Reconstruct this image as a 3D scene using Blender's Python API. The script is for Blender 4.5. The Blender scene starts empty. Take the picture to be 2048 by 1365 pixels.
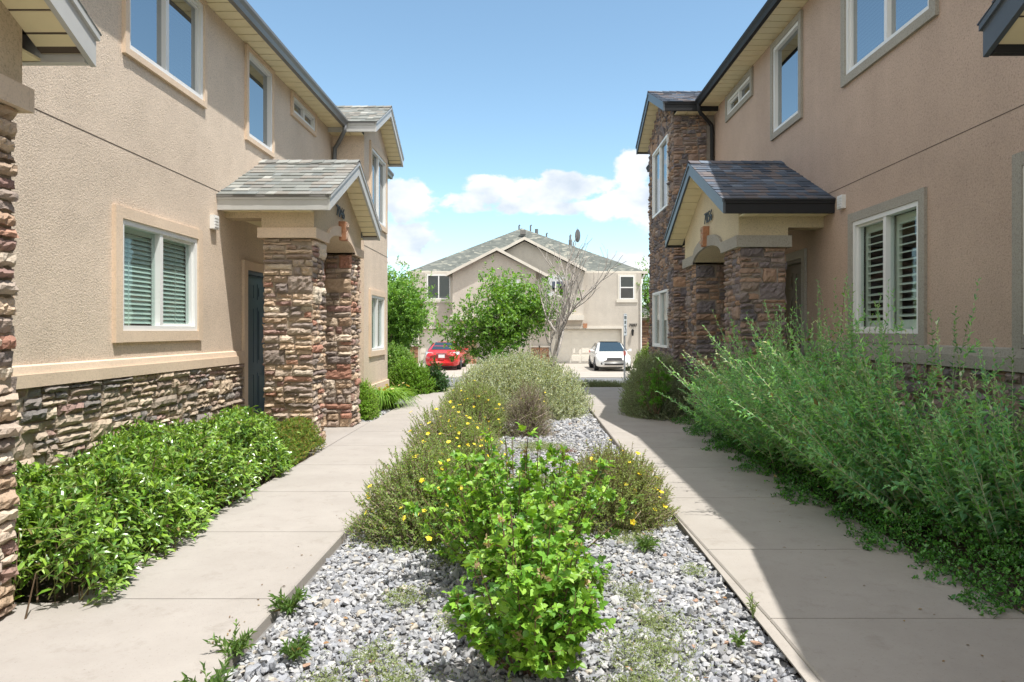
import bpy, math, random
import numpy as np
from mathutils import Vector
S = bpy.context.scene
COL = S.collection
# ------------------------------------------------------------------ camera, sky, sun, exposure
K = 1400.0            # focal length in pixels of the 2048 px wide photograph
H = 1.345             # eye height
cam = bpy.data.cameras.new('camera'); camo = bpy.data.objects.new('camera', cam); COL.objects.link(camo)
cam.sensor_width = 36; cam.lens = K/2048*36; cam.shift_x = -31/2048; cam.shift_y = -20.5/2048
cam.clip_start = 0.05; cam.clip_end = 5000
camo.location = (0, 0, H); camo.rotation_euler = (math.radians(90), 0, 0)
S.camera = camo
S.render.resolution_x = 1024; S.render.resolution_y = 682
S.view_settings.view_transform = 'Standard'; S.view_settings.look = 'None'
S.view_settings.exposure = 1.08; S.view_settings.gamma = 1
SUND = Vector((-.31, .27, -1)).normalized()
sl = bpy.data.lights.new('sun', 'SUN'); so = bpy.data.objects.new('sun', sl); COL.objects.link(so)
sl.energy = 2.9; sl.angle = math.radians(.55); sl.color = (1, .965, .91)
so.rotation_euler = SUND.to_track_quat('-Z', 'Y').to_euler(); so.location = (8, -8, 25)
w = bpy.data.worlds.new('World'); S.world = w; w.use_nodes = True

def build_world():
    nt = w.node_tree; n = nt.nodes; l = nt.links; n.clear()
    out = n.new('ShaderNodeOutputWorld'); bg = n.new('ShaderNodeBackground'); bg.inputs['Strength'].default_value = .15
    l.new(bg.outputs[0], out.inputs[0])
    sky = n.new('ShaderNodeTexSky'); sky.sky_type = 'NISHITA'; sky.sun_disc = False
    sky.sun_elevation = math.radians(67.7); sky.sun_rotation = math.radians(131); sky.altitude = 1300
    sky.air_density = .95; sky.dust_density = .1; sky.ozone_density = 1.0
    tc = n.new('ShaderNodeTexCoord'); sep = n.new('ShaderNodeSeparateXYZ'); l.new(tc.outputs['Generated'], sep.inputs[0])
    def M(op, a, b=None, c=None):
        m = n.new('ShaderNodeMath'); m.operation = op
        for i, x in enumerate((a, b, c)):
            if x is None: continue
            if isinstance(x, (int, float)): m.inputs[i].default_value = x
            else: l.new(x, m.inputs[i])
        return m.outputs[0]
    y = M('MAXIMUM', sep.outputs[1], .05)
    u = M('DIVIDE', sep.outputs[0], y); v = M('DIVIDE', sep.outputs[2], y)
    blobs = [(-25, 288, 135, 28), (70, 285, 115, 36), (175, 250, 80, 34), (-110, 258, 70, 26), (10, 250, 150, 22), (215, 325, 45, 46), (235, 250, 60, 70), (205, 135, 60, 26),
             (-245, 258, 70, 52), (-235, 185, 60, 40), (-300, 190, 60, 40), (-240, 140, 90, 10), (-330, 330, 60, 25), (380, 200, 100, 60)]
    f = None
    for (px, py, a, b) in blobs:
        du = M('DIVIDE', M('SUBTRACT', u, px/K), a/K); dv = M('DIVIDE', M('SUBTRACT', v, py/K), b/K)
        d = M('SUBTRACT', 1, M('ADD', M('MULTIPLY', du, du), M('MULTIPLY', dv, dv)))
        f = d if f is None else M('SMOOTH_MAX', f, d, .3)
    cmb = n.new('ShaderNodeCombineXYZ'); l.new(u, cmb.inputs[0]); l.new(M('MULTIPLY', v, 1.5), cmb.inputs[1])
    nz = n.new('ShaderNodeTexNoise'); nz.inputs['Scale'].default_value = 17; nz.inputs['Detail'].default_value = 9; nz.inputs['Roughness'].default_value = .58
    l.new(cmb.outputs[0], nz.inputs['Vector'])
    f = M('MAXIMUM', f, -1.2)
    dens = M('ADD', f, M('MULTIPLY', M('SUBTRACT', nz.outputs['Fac'], .5), 3.6))
    mr = n.new('ShaderNodeMapRange'); mr.interpolation_type = 'SMOOTHERSTEP'; l.new(dens, mr.inputs[0])
    mr.inputs[1].default_value = -.02; mr.inputs[2].default_value = .6; mr.inputs[3].default_value = 0; mr.inputs[4].default_value = .93
    mask = M('MULTIPLY', mr.outputs[0], M('GREATER_THAN', sep.outputs[1], .06))
    # cloud colour : white lumps with greyer hollows
    nz2 = n.new('ShaderNodeTexNoise'); nz2.inputs['Scale'].default_value = 12; nz2.inputs['Detail'].default_value = 5; l.new(cmb.outputs[0], nz2.inputs['Vector'])
    ramp = n.new('ShaderNodeValToRGB'); l.new(nz2.outputs['Fac'], ramp.inputs[0])
    ramp.color_ramp.elements[0].position = .36; ramp.color_ramp.elements[0].color = (.70, .78, .88, 1)
    ramp.color_ramp.elements[1].position = .60; ramp.color_ramp.elements[1].color = (1.12, 1.12, 1.13, 1)
    sc = n.new('ShaderNodeVectorMath'); sc.operation = 'SCALE'; l.new(ramp.outputs[0], sc.inputs[0]); sc.inputs['Scale'].default_value = 3.3
    # slightly lift the blue
    tint = n.new('ShaderNodeVectorMath'); tint.operation = 'MULTIPLY'; l.new(sky.outputs[0], tint.inputs[0]); tint.inputs[1].default_value = (.82, .87, .76)
    mix = n.new('ShaderNodeMix'); mix.data_type = 'RGBA'; l.new(mask, mix.inputs['Factor']); l.new(tint.outputs[0], mix.inputs[6]); l.new(sc.outputs[0], mix.inputs[7])
    # bright clouds added overhead and behind the camera, out of frame, as fill light
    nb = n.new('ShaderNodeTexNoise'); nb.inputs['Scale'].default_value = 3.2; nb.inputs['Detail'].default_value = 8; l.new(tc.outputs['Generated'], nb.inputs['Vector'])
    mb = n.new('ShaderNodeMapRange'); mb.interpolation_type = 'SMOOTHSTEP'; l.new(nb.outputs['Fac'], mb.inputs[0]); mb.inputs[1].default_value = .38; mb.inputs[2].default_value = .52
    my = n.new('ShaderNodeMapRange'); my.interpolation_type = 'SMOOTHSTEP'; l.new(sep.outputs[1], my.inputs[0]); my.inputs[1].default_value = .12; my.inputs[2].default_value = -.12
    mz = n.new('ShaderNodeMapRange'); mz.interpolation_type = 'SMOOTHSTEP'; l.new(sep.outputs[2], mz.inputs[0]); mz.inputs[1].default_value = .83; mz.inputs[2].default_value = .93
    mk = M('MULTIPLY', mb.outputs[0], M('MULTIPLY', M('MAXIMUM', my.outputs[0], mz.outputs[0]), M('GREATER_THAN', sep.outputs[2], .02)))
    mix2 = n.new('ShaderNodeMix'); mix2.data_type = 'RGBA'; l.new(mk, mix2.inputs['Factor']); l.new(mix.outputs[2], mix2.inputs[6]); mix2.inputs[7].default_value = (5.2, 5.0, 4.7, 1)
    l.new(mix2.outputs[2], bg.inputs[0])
build_world()

# ------------------------------------------------------------------ materials
def nodes_mat(name):
    m = bpy.data.materials.new(name); m.use_nodes = True
    nt = m.node_tree; b = nt.nodes['Principled BSDF']
    return m, nt, b
def mat(name, col, rough=.8, var=.0, vscale=3., bump=0., bscale=80., metal=0., spec=.5, detail=4, dark=None, bdist=.01, stretch=None):
    m, nt, b = nodes_mat(name); n = nt.nodes; l = nt.links
    b.inputs['Roughness'].default_value = rough; b.inputs['Metallic'].default_value = metal
    b.inputs['Specular IOR Level'].default_value = spec
    b.inputs['Base Color'].default_value = (*col, 1)
    tc = n.new('ShaderNodeTexCoord'); src = tc.outputs['Object']
    if stretch:
        mp = n.new('ShaderNodeMapping'); mp.inputs['Scale'].default_value = stretch; l.new(src, mp.inputs[0]); src = mp.outputs[0]
    if var > 0:
        z = n.new('ShaderNodeTexNoise'); z.inputs['Scale'].default_value = vscale; z.inputs['Detail'].default_value = 7; z.inputs['Roughness'].default_value = .65
        l.new(src, z.inputs['Vector'])
        r = n.new('ShaderNodeValToRGB'); l.new(z.outputs['Fac'], r.inputs[0])
        d = dark or tuple(c*(1-var) for c in col); e = tuple(min(1, c*(1+var)) for c in col)
        r.color_ramp.elements[0].position = .3; r.color_ramp.elements[0].color = (*d, 1)
        r.color_ramp.elements[1].position = .7; r.color_ramp.elements[1].color = (*e, 1)
        l.new(r.outputs[0], b.inputs['Base Color'])
    if bump > 0:
        z = n.new('ShaderNodeTexNoise'); z.inputs['Scale'].default_value = bscale; z.inputs['Detail'].default_value = detail; z.inputs['Distortion'].default_value = .6
        l.new(src, z.inputs['Vector'])
        bp = n.new('ShaderNodeBump'); bp.inputs['Strength'].default_value = bump; bp.inputs['Distance'].default_value = bdist
        l.new(z.outputs['Fac'], bp.inputs['Height']); l.new(bp.outputs[0], b.inputs['Normal'])
    return m
def mat_attr(name, rough=.8, bump=0., bscale=60., spec=.5, var=.25, vscale=40., transl=0., bdist=.006):
    """base colour from the per-piece 'tint' attribute, broken up by noise"""
    m, nt, b = nodes_mat(name); n = nt.nodes; l = nt.links
    b.inputs['Roughness'].default_value = rough; b.inputs['Specular IOR Level'].default_value = spec
    at = n.new('ShaderNodeAttribute'); at.attribute_name = 'tint'
    src = at.outputs['Color']
    tc = n.new('ShaderNodeTexCoord')
    if var > 0:
        z = n.new('ShaderNodeTexNoise'); z.inputs['Scale'].default_value = vscale; z.inputs['Detail'].default_value = 6; z.inputs['Roughness'].default_value = .7
        l.new(tc.outputs['Object'], z.inputs['Vector'])
        mr = n.new('ShaderNodeMapRange'); l.new(z.outputs['Fac'], mr.inputs[0]); mr.inputs[1].default_value = .25; mr.inputs[2].default_value = .75
        mr.inputs[3].default_value = 1-var; mr.inputs[4].default_value = 1+var
        vm = n.new('ShaderNodeVectorMath'); vm.operation = 'SCALE'; l.new(src, vm.inputs[0]); l.new(mr.outputs[0], vm.inputs['Scale']); src = vm.outputs[0]
    l.new(src, b.inputs['Base Color'])
    if bump > 0:
        z = n.new('ShaderNodeTexNoise'); z.inputs['Scale'].default_value = bscale; z.inputs['Detail'].default_value = 5
        l.new(tc.outputs['Object'], z.inputs['Vector'])
        bp = n.new('ShaderNodeBump'); bp.inputs['Strength'].default_value = bump; bp.inputs['Distance'].default_value = bdist
        l.new(z.outputs['Fac'], bp.inputs['Height']); l.new(bp.outputs[0], b.inputs['Normal'])
    if transl > 0:
        t = n.new('ShaderNodeBsdfTranslucent'); g = n.new('ShaderNodeVectorMath'); g.operation = 'MULTIPLY'
        l.new(src, g.inputs[0]); g.inputs[1].default_value = (1.9, 1.7, .6); l.new(g.outputs[0], t.inputs[0])
        mx = n.new('ShaderNodeMixShader'); mx.inputs[0].default_value = transl
        l.new(b.outputs[0], mx.inputs[1]); l.new(t.outputs[0], mx.inputs[2]); l.new(mx.outputs[0], n['Material Output'].inputs[0])
    return m
def mat_glass(name, tint=(.02, .03, .035), ior=1.9, trans=.55):
    m, nt, b = nodes_mat(name); n = nt.nodes; l = nt.links
    gl = n.new('ShaderNodeBsdfGlossy'); gl.inputs['Roughness'].default_value = .015; gl.inputs[0].default_value = (.92, .97, 1, 1)
    tr = n.new('ShaderNodeBsdfTransparent'); tr.inputs[0].default_value = (trans*.95, trans, trans*.985, 1)
    fr = n.new('ShaderNodeFresnel'); fr.inputs[0].default_value = ior
    ge = n.new('ShaderNodeNewGeometry'); iv = n.new('ShaderNodeMath'); iv.operation = 'SUBTRACT'; iv.inputs[0].default_value = 1; l.new(ge.outputs['Backfacing'], iv.inputs[1])
    ml = n.new('ShaderNodeMath'); ml.operation = 'MULTIPLY'; l.new(fr.outputs[0], ml.inputs[0]); l.new(iv.outputs[0], ml.inputs[1])
    mx = n.new('ShaderNodeMixShader'); l.new(ml.outputs[0], mx.inputs[0]); l.new(tr.outputs[0], mx.inputs[1]); l.new(gl.outputs[0], mx.inputs[2])
    l.new(mx.outputs[0], n['Material Output'].inputs[0])
    return m
MT = {}
def stucco(name, c, bump=.55, var=.10, bs=75):
    m, nt, b = nodes_mat(name); n = nt.nodes; l = nt.links
    b.inputs['Roughness'].default_value = .95; b.inputs['Specular IOR Level'].default_value = .12
    tc = n.new('ShaderNodeTexCoord')
    def nz(sc, d, r=.6, st=None, dist=0.):
        src = tc.outputs['Object']
        if st: mp = n.new('ShaderNodeMapping'); mp.inputs['Scale'].default_value = st; l.new(src, mp.inputs[0]); src = mp.outputs[0]
        z = n.new('ShaderNodeTexNoise'); z.inputs['Scale'].default_value = sc; z.inputs['Detail'].default_value = d; z.inputs['Roughness'].default_value = r; z.inputs['Distortion'].default_value = dist
        l.new(src, z.inputs['Vector']); return z.outputs['Fac']
    def rng_(x, a0, a1, b0, b1):
        q = n.new('ShaderNodeMapRange'); l.new(x, q.inputs[0]); q.inputs[1].default_value = a0; q.inputs[2].default_value = a1; q.inputs[3].default_value = b0; q.inputs[4].default_value = b1; return q.outputs[0]
    def mul(x, y):
        q = n.new('ShaderNodeMath'); q.operation = 'MULTIPLY'; l.new(x, q.inputs[0]); l.new(y, q.inputs[1]); return q.outputs[0]
    f = mul(rng_(nz(.9, 7, .65), .3, .7, 1-var, 1+var), rng_(nz(3.2, 4, .7, (1, 1, .16)), .3, .7, 1-var*.35, 1+var*.3))
    f = mul(f, rng_(nz(bs*.9, 3, .7, dist=.8), .33, .52, .72 if bump > .3 else .86, 1.03))
    vm = n.new('ShaderNodeVectorMath'); vm.operation = 'SCALE'; vm.inputs[0].default_value = c; l.new(f, vm.inputs['Scale']); l.new(vm.outputs[0], b.inputs['Base Color'])
    patch = rng_(nz(2.1, 4), .35, .65, .45, 1.)
    h = mul(nz(bs, 7, .62, dist=.6), patch)
    bp = n.new('ShaderNodeBump'); bp.inputs['Strength'].default_value = bump; bp.inputs['Distance'].default_value = .014; l.new(h, bp.inputs['Height']); l.new(bp.outputs[0], b.inputs['Normal'])
    return m
MT['stucco_l'] = stucco('stucco warm beige', (.71, .585, .465), bump=.85)
MT['stucco_p'] = stucco('stucco buff', (.62, .50, .35), bump=.45)
MT['trim_l'] = stucco('stucco trim sand', (.70, .555, .42), .3, .08)
MT['stucco_r'] = stucco('stucco taupe', (.53, .40, .315), bump=.6)
MT['stucco_rp'] = stucco('stucco khaki', (.64, .55, .38), .4)
MT['trim_r'] = stucco('stucco trim grey', (.38, .355, .305), .4)
MT['stucco_f'] = stucco('stucco pale grey', (.53, .485, .425), .4)
MT['trim_f'] = stucco('trim pale', (.64, .60, .53), .2)
MT['stone'] = mat_attr('ledge stone', .9, bump=.8, bscale=60, var=.16, vscale=35, spec=.25, bdist=.012)
MT['mortar'] = mat('mortar', (.36, .29, .22), .95, var=.2, vscale=10, bump=.5, bscale=90)
MT['mortar_r'] = mat('mortar grey', (.30, .26, .22), .95, var=.2, vscale=10, bump=.5, bscale=90)
MT['white'] = mat('white vinyl', (.78, .78, .76), .45)
MT['glass'] = mat_glass('window glass', ior=1.5, trans=.92)
MT['glass_hi'] = mat_glass('upper window glass', ior=6.0, trans=.30)
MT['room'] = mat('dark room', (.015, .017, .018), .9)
MT['blind'] = mat('blind slats', (.56, .66, .61), .6)
MT['blind_w'] = mat('shutter white', (.74, .76, .68), .55)
MT['screen'] = mat('insect screen', (.26, .28, .28), .8)
MT['soffit'] = mat('soffit cream', (.82, .72, .47), .6, var=.05, vscale=4)
MT['fascia_l'] = mat('fascia light grey', (.52, .52, .50), .5, var=.06, vscale=6)
MT['gutter_l'] = mat('gutter grey brown', (.17, .165, .155), .4, var=.08)
MT['fascia_r'] = mat('fascia slate', (.085, .10, .115), .4, var=.08)
MT['gutter_r'] = mat('gutter charcoal', (.030, .030, .032), .6, spec=.15)
MT['pipe_l'] = mat('downpipe grey', (.14, .145, .15), .4)
MT['shingle'] = mat_attr('shingles', .95, bump=.6, bscale=250, var=.18, vscale=120, spec=.15)
MT['joint'] = mat('joint dark', (.10, .075, .055), .9)
MT['door_l'] = mat('door slate blue', (.050, .082, .115), .38, var=.05)
MT['door_r'] = mat('door taupe', (.115, .10, .07), .45, var=.05)
MT['brass'] = mat('handle metal', (.5, .47, .4), .3, metal=1)
MT['rust'] = mat('keystone side', (.40, .19, .10), .75, var=.3, vscale=12, bump=.3, bscale=40)
MT['black'] = mat('black paint', (.012, .012, .014), .45)
MT['leaf'] = mat_attr('leaf', .42, spec=.5, var=.12, vscale=30, transl=.28)
MT['leaf_gloss'] = mat_attr('glossy leaf', .27, spec=.65, var=.12, vscale=30, transl=.2)
MT['leaf_matt'] = mat_attr('matt leaf', .6, spec=.35, var=.1, vscale=30, transl=.30)
MT['petal'] = mat_attr('petal', .6, spec=.2, var=.05, transl=.3)
MT['twig'] = mat_attr('twig', .9, spec=.1, var=.25, vscale=60)
MT['bark'] = mat('bark', (.20, .165, .13), .95, var=.35, vscale=14, bump=.8, bscale=40)
MT['bark_pale'] = mat('pale bark', (.46, .42, .38), .9, var=.3, vscale=9, bump=.6, bscale=50)
MT['gravel'] = mat_attr('gravel', .88, bump=.5, bscale=120, var=.16, vscale=50, spec=.25)

def mat_concrete(name, c):
    m, nt, b = nodes_mat(name); n = nt.nodes; l = nt.links
    b.inputs['Roughness'].default_value = .9; b.inputs['Specular IOR Level'].default_value = .25
    tc = n.new('ShaderNodeTexCoord')
    def nz(s, d=6, r=.6):
        z = n.new('ShaderNodeTexNoise'); z.inputs['Scale'].default_value = s; z.inputs['Detail'].default_value = d; z.inputs['Roughness'].default_value = r
        l.new(tc.outputs['Object'], z.inputs['Vector']); return z.outputs['Fac']
    r1 = n.new('ShaderNodeValToRGB'); l.new(nz(1.3, 8, .7), r1.inputs[0])
    r1.color_ramp.elements[0].position = .3; r1.color_ramp.elements[0].color = (c[0]*.88, c[1]*.87, c[2]*.86, 1)
    r1.color_ramp.elements[1].position = .7; r1.color_ramp.elements[1].color = (c[0]*1.06, c[1]*1.06, c[2]*1.06, 1)
    r2 = n.new('ShaderNodeValToRGB'); l.new(nz(60, 3, .8), r2.inputs[0])
    r2.color_ramp.elements[0].position = .26; r2.color_ramp.elements[0].color = (.62, .6, .58, 1)
    r2.color_ramp.elements[1].position = .40; r2.color_ramp.elements[1].color = (1, 1, 1, 1)
    r3 = n.new('ShaderNodeValToRGB'); l.new(nz(5.5, 9, .75), r3.inputs[0])
    r3.color_ramp.elements[0].position = .30; r3.color_ramp.elements[0].color = (.78, .765, .74, 1); r3.color_ramp.elements[1].position = .46; r3.color_ramp.elements[1].color = (1, 1, 1, 1)
    m3 = n.new('ShaderNodeMix'); m3.data_type = 'RGBA'; m3.blend_type = 'MULTIPLY'; m3.inputs['Factor'].default_value = .7; l.new(r1.outputs[0], m3.inputs[6]); l.new(r3.outputs[0], m3.inputs[7])
    mx = n.new('ShaderNodeMix'); mx.data_type = 'RGBA'; mx.blend_type = 'MULTIPLY'; mx.inputs['Factor'].default_value = .8
    l.new(m3.outputs[2], mx.inputs[6]); l.new(r2.outputs[0], mx.inputs[7])
    l.new(mx.outputs[2], b.inputs['Base Color'])
    bp = n.new('ShaderNodeBump'); bp.inputs['Strength'].default_value = .35; bp.inputs['Distance'].default_value = .004
    l.new(nz(140, 4), bp.inputs['Height']); l.new(bp.outputs[0], b.inputs['Normal'])
    return m
MT['walk'] = mat_concrete('concrete walk', (.385, .355, .325))
MT['walk_r'] = mat_concrete('concrete walk buff', (.38, .35, .315))
MT['drive'] = mat_concrete('driveway concrete', (.40, .365, .32))
MT['asphalt'] = mat('asphalt', (.17, .17, .17), .9, var=.12, vscale=2, bump=.4, bscale=150)
MT['soil'] = mat('soil', (.10, .075, .055), .95, var=.4, vscale=9, bump=.9, bscale=50, bdist=.02)

# ------------------------------------------------------------------ mesh collecting
class G:
    def __init__(s): s.v = []; s.c = []; s.f = {}; s.n = 0
    def add(s, V, F, col=(1, 1, 1)):
        V = np.asarray(V, dtype=np.float64).reshape(-1, 3)
        col = np.asarray(col, dtype=np.float64)
        if col.ndim == 1: col = np.tile(col, (len(V), 1))
        s.v.append(V); s.c.append(col)
        if isinstance(F, np.ndarray): s.f.setdefault(F.shape[1], []).append(F+s.n)
        else:
            by = {}
            for q in F: by.setdefault(len(q), []).append(q)
            for k, a in by.items(): s.f.setdefault(k, []).append(np.array(a, dtype=np.int64)+s.n)
        s.n += len(V)
    def box(s, x0, x1, y0, y1, z0, z1, col=(1, 1, 1)):
        x0, x1 = min(x0, x1), max(x0, x1); y0, y1 = min(y0, y1), max(y0, y1); z0, z1 = min(z0, z1), max(z0, z1)
        V = [(x0, y0, z0), (x1, y0, z0), (x1, y1, z0), (x0, y1, z0), (x0, y0, z1), (x1, y0, z1), (x1, y1, z1), (x0, y1, z1)]
        s.add(V, [(0, 3, 2, 1), (4, 5, 6, 7), (0, 1, 5, 4), (1, 2, 6, 5), (2, 3, 7, 6), (3, 0, 4, 7)], col)
    def prism(s, poly, axis, a0, a1, col=(1, 1, 1)):
        """poly: 2-D points in the two other axes (in xyz order)"""
        n = len(poly); V = []
        for a in (a0, a1):
            for p in poly:
                q = list(p); q.insert(axis, a); V.append(q)
        F = [tuple(range(n)), tuple(range(2*n-1, n-1, -1))]
        for i in range(n):
            j = (i+1) % n; F.append((i, i+n, j+n, j))
        s.add(V, F, col)
    def tube(s, pts, radii, sides=8, col=(1, 1, 1), cap=True):
        pts = [Vector(p) for p in pts]; V = []; F = []
        if not hasattr(radii, '__len__'): radii = [radii]*len(pts)
        prev = None
        for i, p in enumerate(pts):
            t = (pts[min(i+1, len(pts)-1)]-pts[max(i-1, 0)]).normalized()
            ref = prev if prev is not None else (Vector((1, 0, 0)) if abs(t.x) < .8 else Vector((0, 1, 0)))
            a = (ref-t*ref.dot(t)).normalized(); b = t.cross(a); prev = a
            for k in range(sides):
                th = 2*math.pi*k/sides; V.append(p+(a*math.cos(th)+b*math.sin(th))*radii[i])
        for i in range(len(pts)-1):
            for k in range(sides):
                k2 = (k+1) % sides; F.append((i*sides+k, i*sides+k2, (i+1)*sides+k2, (i+1)*sides+k))
        if cap: F.append(tuple(range(sides-1, -1, -1))); F.append(tuple(range((len(pts)-1)*sides, len(pts)*sides)))
        s.add([tuple(v) for v in V], F, col)
WL = {}
def build(name, g, m, parent=None, smooth=False, mirror=False, local=False):
    me = bpy.data.meshes.new(name)
    V = np.concatenate(g.v); C = np.concatenate(g.c)
    if mirror: V = V*np.array([-1, 1, 1])
    o = bpy.data.objects.new(name, me)
    base = np.zeros(3)
    if parent is not None:
        o.parent = parent
        if not local: base = WL[parent.name]
    if not local: WL[o.name] = base
    V = V-base
    me.vertices.add(len(V)); me.vertices.foreach_set('co', V.astype(np.float32).ravel())
    ks = sorted(g.f); loops = []; starts = []; tot = []; p = 0
    for k in ks:
        A = np.concatenate(g.f[k])
        if mirror: A = A[:, ::-1]
        loops.append(A.ravel()); starts.append(p+np.arange(len(A))*k); tot.append(np.full(len(A), k)); p += A.size
    loops = np.concatenate(loops); starts = np.concatenate(starts); tot = np.concatenate(tot)
    me.loops.add(len(loops)); me.loops.foreach_set('vertex_index', loops.astype(np.int32))
    me.polygons.add(len(starts)); me.polygons.foreach_set('loop_start', starts.astype(np.int32)); me.polygons.foreach_set('loop_total', tot.astype(np.int32))
    me.update(calc_edges=True)
    me.polygons.foreach_set('use_smooth', np.full(len(starts), bool(smooth)))
    a = me.attributes.new('tint', 'FLOAT_COLOR', 'POINT')
    a.data.foreach_set('color', np.concatenate([C, np.ones((len(C), 1))], 1).astype(np.float32).ravel())
    me.materials.append(m if not isinstance(m, str) else MT[m])
    COL.objects.link(o)
    return o
def thing(name, label, cat, loc, group=None):
    o = bpy.data.objects.new(name, None); COL.objects.link(o); o.location = loc; WL[o.name] = np.array(loc, dtype=float)
    o.empty_display_size = .2
    tag(o, label, cat, group); return o
def tag(o, label=None, cat=None, group=None, kind=None):
    if label: o['label'] = label
    if cat: o['category'] = cat
    if group: o['group'] = group
    if kind: o['kind'] = kind
    return o
def text_mesh(name, s, size, loc, rot, m, parent, depth=.012, extra=.0):
    cu = bpy.data.curves.new(name, 'FONT'); cu.body = s; cu.size = size; cu.extrude = depth; cu.align_x = 'CENTER'; cu.align_y = 'CENTER'; cu.offset = extra
    t = bpy.data.objects.new(name+'_tmp', cu); COL.objects.link(t)
    dg = bpy.context.evaluated_depsgraph_get(); me = bpy.data.meshes.new_from_object(t.evaluated_get(dg)); bpy.data.objects.remove(t)
    o = bpy.data.objects.new(name, me); COL.objects.link(o); me.materials.clear(); me.materials.append(MT[m])
    if parent is not None: o.parent = parent; o.location = Vector(loc)-Vector(WL[parent.name])
    else: o.location = loc
    o.rotation_euler = rot
    return o

# ------------------------------------------------------------------ stone
PAL_L = np.array([(.56, .43, .31), (.46, .34, .24), (.52, .42, .33), (.36, .27, .21), (.24, .20, .18), (.40, .21, .15), (.30, .19, .165), (.62, .53, .42), (.44, .32, .22), (.50, .37, .26), (.40, .33, .27), (.29, .235, .20)])
PAL_W = np.array([(.44, .35, .26), (.48, .39, .30), (.31, .25, .20), (.20, .18, .165), (.34, .26, .21), (.54, .45, .34), (.38, .31, .24), (.32, .215, .185), (.25, .23, .215), (.42, .33, .24)])
PAL_R = np.array([(.38, .25, .17), (.30, .215, .17), (.20, .17, .17), (.165, .15, .16), (.35, .24, .175), (.26, .215, .195), (.34, .265, .22), (.23, .19, .19)])
def stone_rect(g, org, ud, nd, width, z0, z1, rng, pal, bh=(.12, .21), bw=(.15, .38), prot=(.02, .055), gap=.010, res=.035, rough=.007, over=0.):
    org = np.array(org, float); ud = np.array(ud, float); nd = np.array(nd, float)
    rects = []
    z = z0
    while z < z1-.01:
        hh = rng.uniform(*bh)
        if z1-(z+hh) < .07: hh = z1-z
        u = 0.
        while u < width-.005:
            ww = rng.uniform(*bw)
            if width-(u+ww) < .08: ww = width-u
            t = rng.random()
            if t < .13: rects.append((u, u+ww, z, z+hh))
            else:
                nrow = 2 if (t < .45 or hh < .14) else 3
                zs = np.sort(np.concatenate([[0, 1], (np.arange(1, nrow)+rng.uniform(-.22, .22, nrow-1))/nrow]))*hh+z
                for i in range(nrow):
                    if ww > .2 and rng.random() < .55:
                        c = u+ww*rng.uniform(.35, .65); rects += [(u, c, zs[i], zs[i+1]), (c, u+ww, zs[i], zs[i+1])]
                    else: rects.append((u, u+ww, zs[i], zs[i+1]))
            u += ww
        z += hh
    for (a, b, c, d) in rects:
        p = rng.uniform(*prot)
        if over and a < .003: a -= rng.uniform(.3, 1)*over
        if over and b > width-.003: b += rng.uniform(.3, 1)*over
        a += gap/2+rng.uniform(0, gap); b -= gap/2+rng.uniform(0, gap); c += gap/2+rng.uniform(0, gap*.8); d -= gap/2
        if b-a < .02 or d-c < .012: continue
        nu = max(3, min(9, int((b-a)/res)+2)); nv = max(3, min(7, int((d-c)/res)+2))
        U, Z = np.meshgrid(np.linspace(0, 1, nu), np.linspace(0, 1, nv))
        e = np.minimum(np.minimum(U, 1-U)*(b-a), np.minimum(Z, 1-Z)*(d-c))
        Pn = p*(.5+.5*np.minimum(1, e/.014))
        Pn += rng.normal(0, rough, Pn.shape)*(e > .001) + (U-.5)*rng.normal(0, .014)+(Z-.5)*rng.normal(0, .014)
        wob = rng.normal(0, .0035, U.shape); wob2 = rng.normal(0, .0035, U.shape)
        UU = a+(b-a)*U+wob; ZZ = c+(d-c)*Z+wob2
        F0 = org+UU[..., None]*ud+Pn[..., None]*nd; F0[..., 2] += ZZ
        V = F0.reshape(-1, 3)
        idx = np.arange(nu*nv).reshape(nv, nu)
        q = np.stack([idx[:-1, :-1], idx[:-1, 1:], idx[1:, 1:], idx[1:, :-1]], -1).reshape(-1, 4)
        ring = np.concatenate([idx[0, :], idx[1:, -1], idx[-1, -2::-1], idx[-2:0:-1, 0]])
        B = V[ring]-nd*np.dot(V[ring]-org, nd)[:, None]-nd*.004
        m = len(ring); r2 = np.arange(m)
        q2 = np.stack([ring, nu*nv+r2, nu*nv+(r2+1) % m, np.roll(ring, -1)], -1)
        col = pal[rng.integers(len(pal))]*rng.uniform(.8, 1.2); col2 = pal[rng.integers(len(pal))]
        k = rng.uniform(0, .25)*np.ones((nu*nv+m, 1))
        if np.dot(np.cross(ud, (0, 0, 1)), nd) < 0: q = q[:, ::-1]; q2 = q2[:, ::-1]
        g.add(np.concatenate([V, B]), np.concatenate([q, q2]), col*(1-k)+col2*k)
def stone_holes(g, org, ud, nd, width, z0, z1, holes, rng, pal, **kw):
    """holes = (u0,u1,z0,z1) list, non overlapping in z"""
    org = np.array(org, float); ud = np.array(ud, float)
    holes = sorted(holes, key=lambda h: h[2]); z = z0
    for (a, b, c, d) in holes:
        if c > z: stone_rect(g, org, ud, nd, width, z, c, rng, pal, **kw)
        stone_rect(g, org, ud, nd, a, c, d, rng, pal, **kw)
        stone_rect(g, org+ud*b, ud, nd, width-b, c, d, rng, pal, **kw)
        z = d
    if z < z1: stone_rect(g, org, ud, nd, width, z, z1, rng, pal, **kw)

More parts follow.
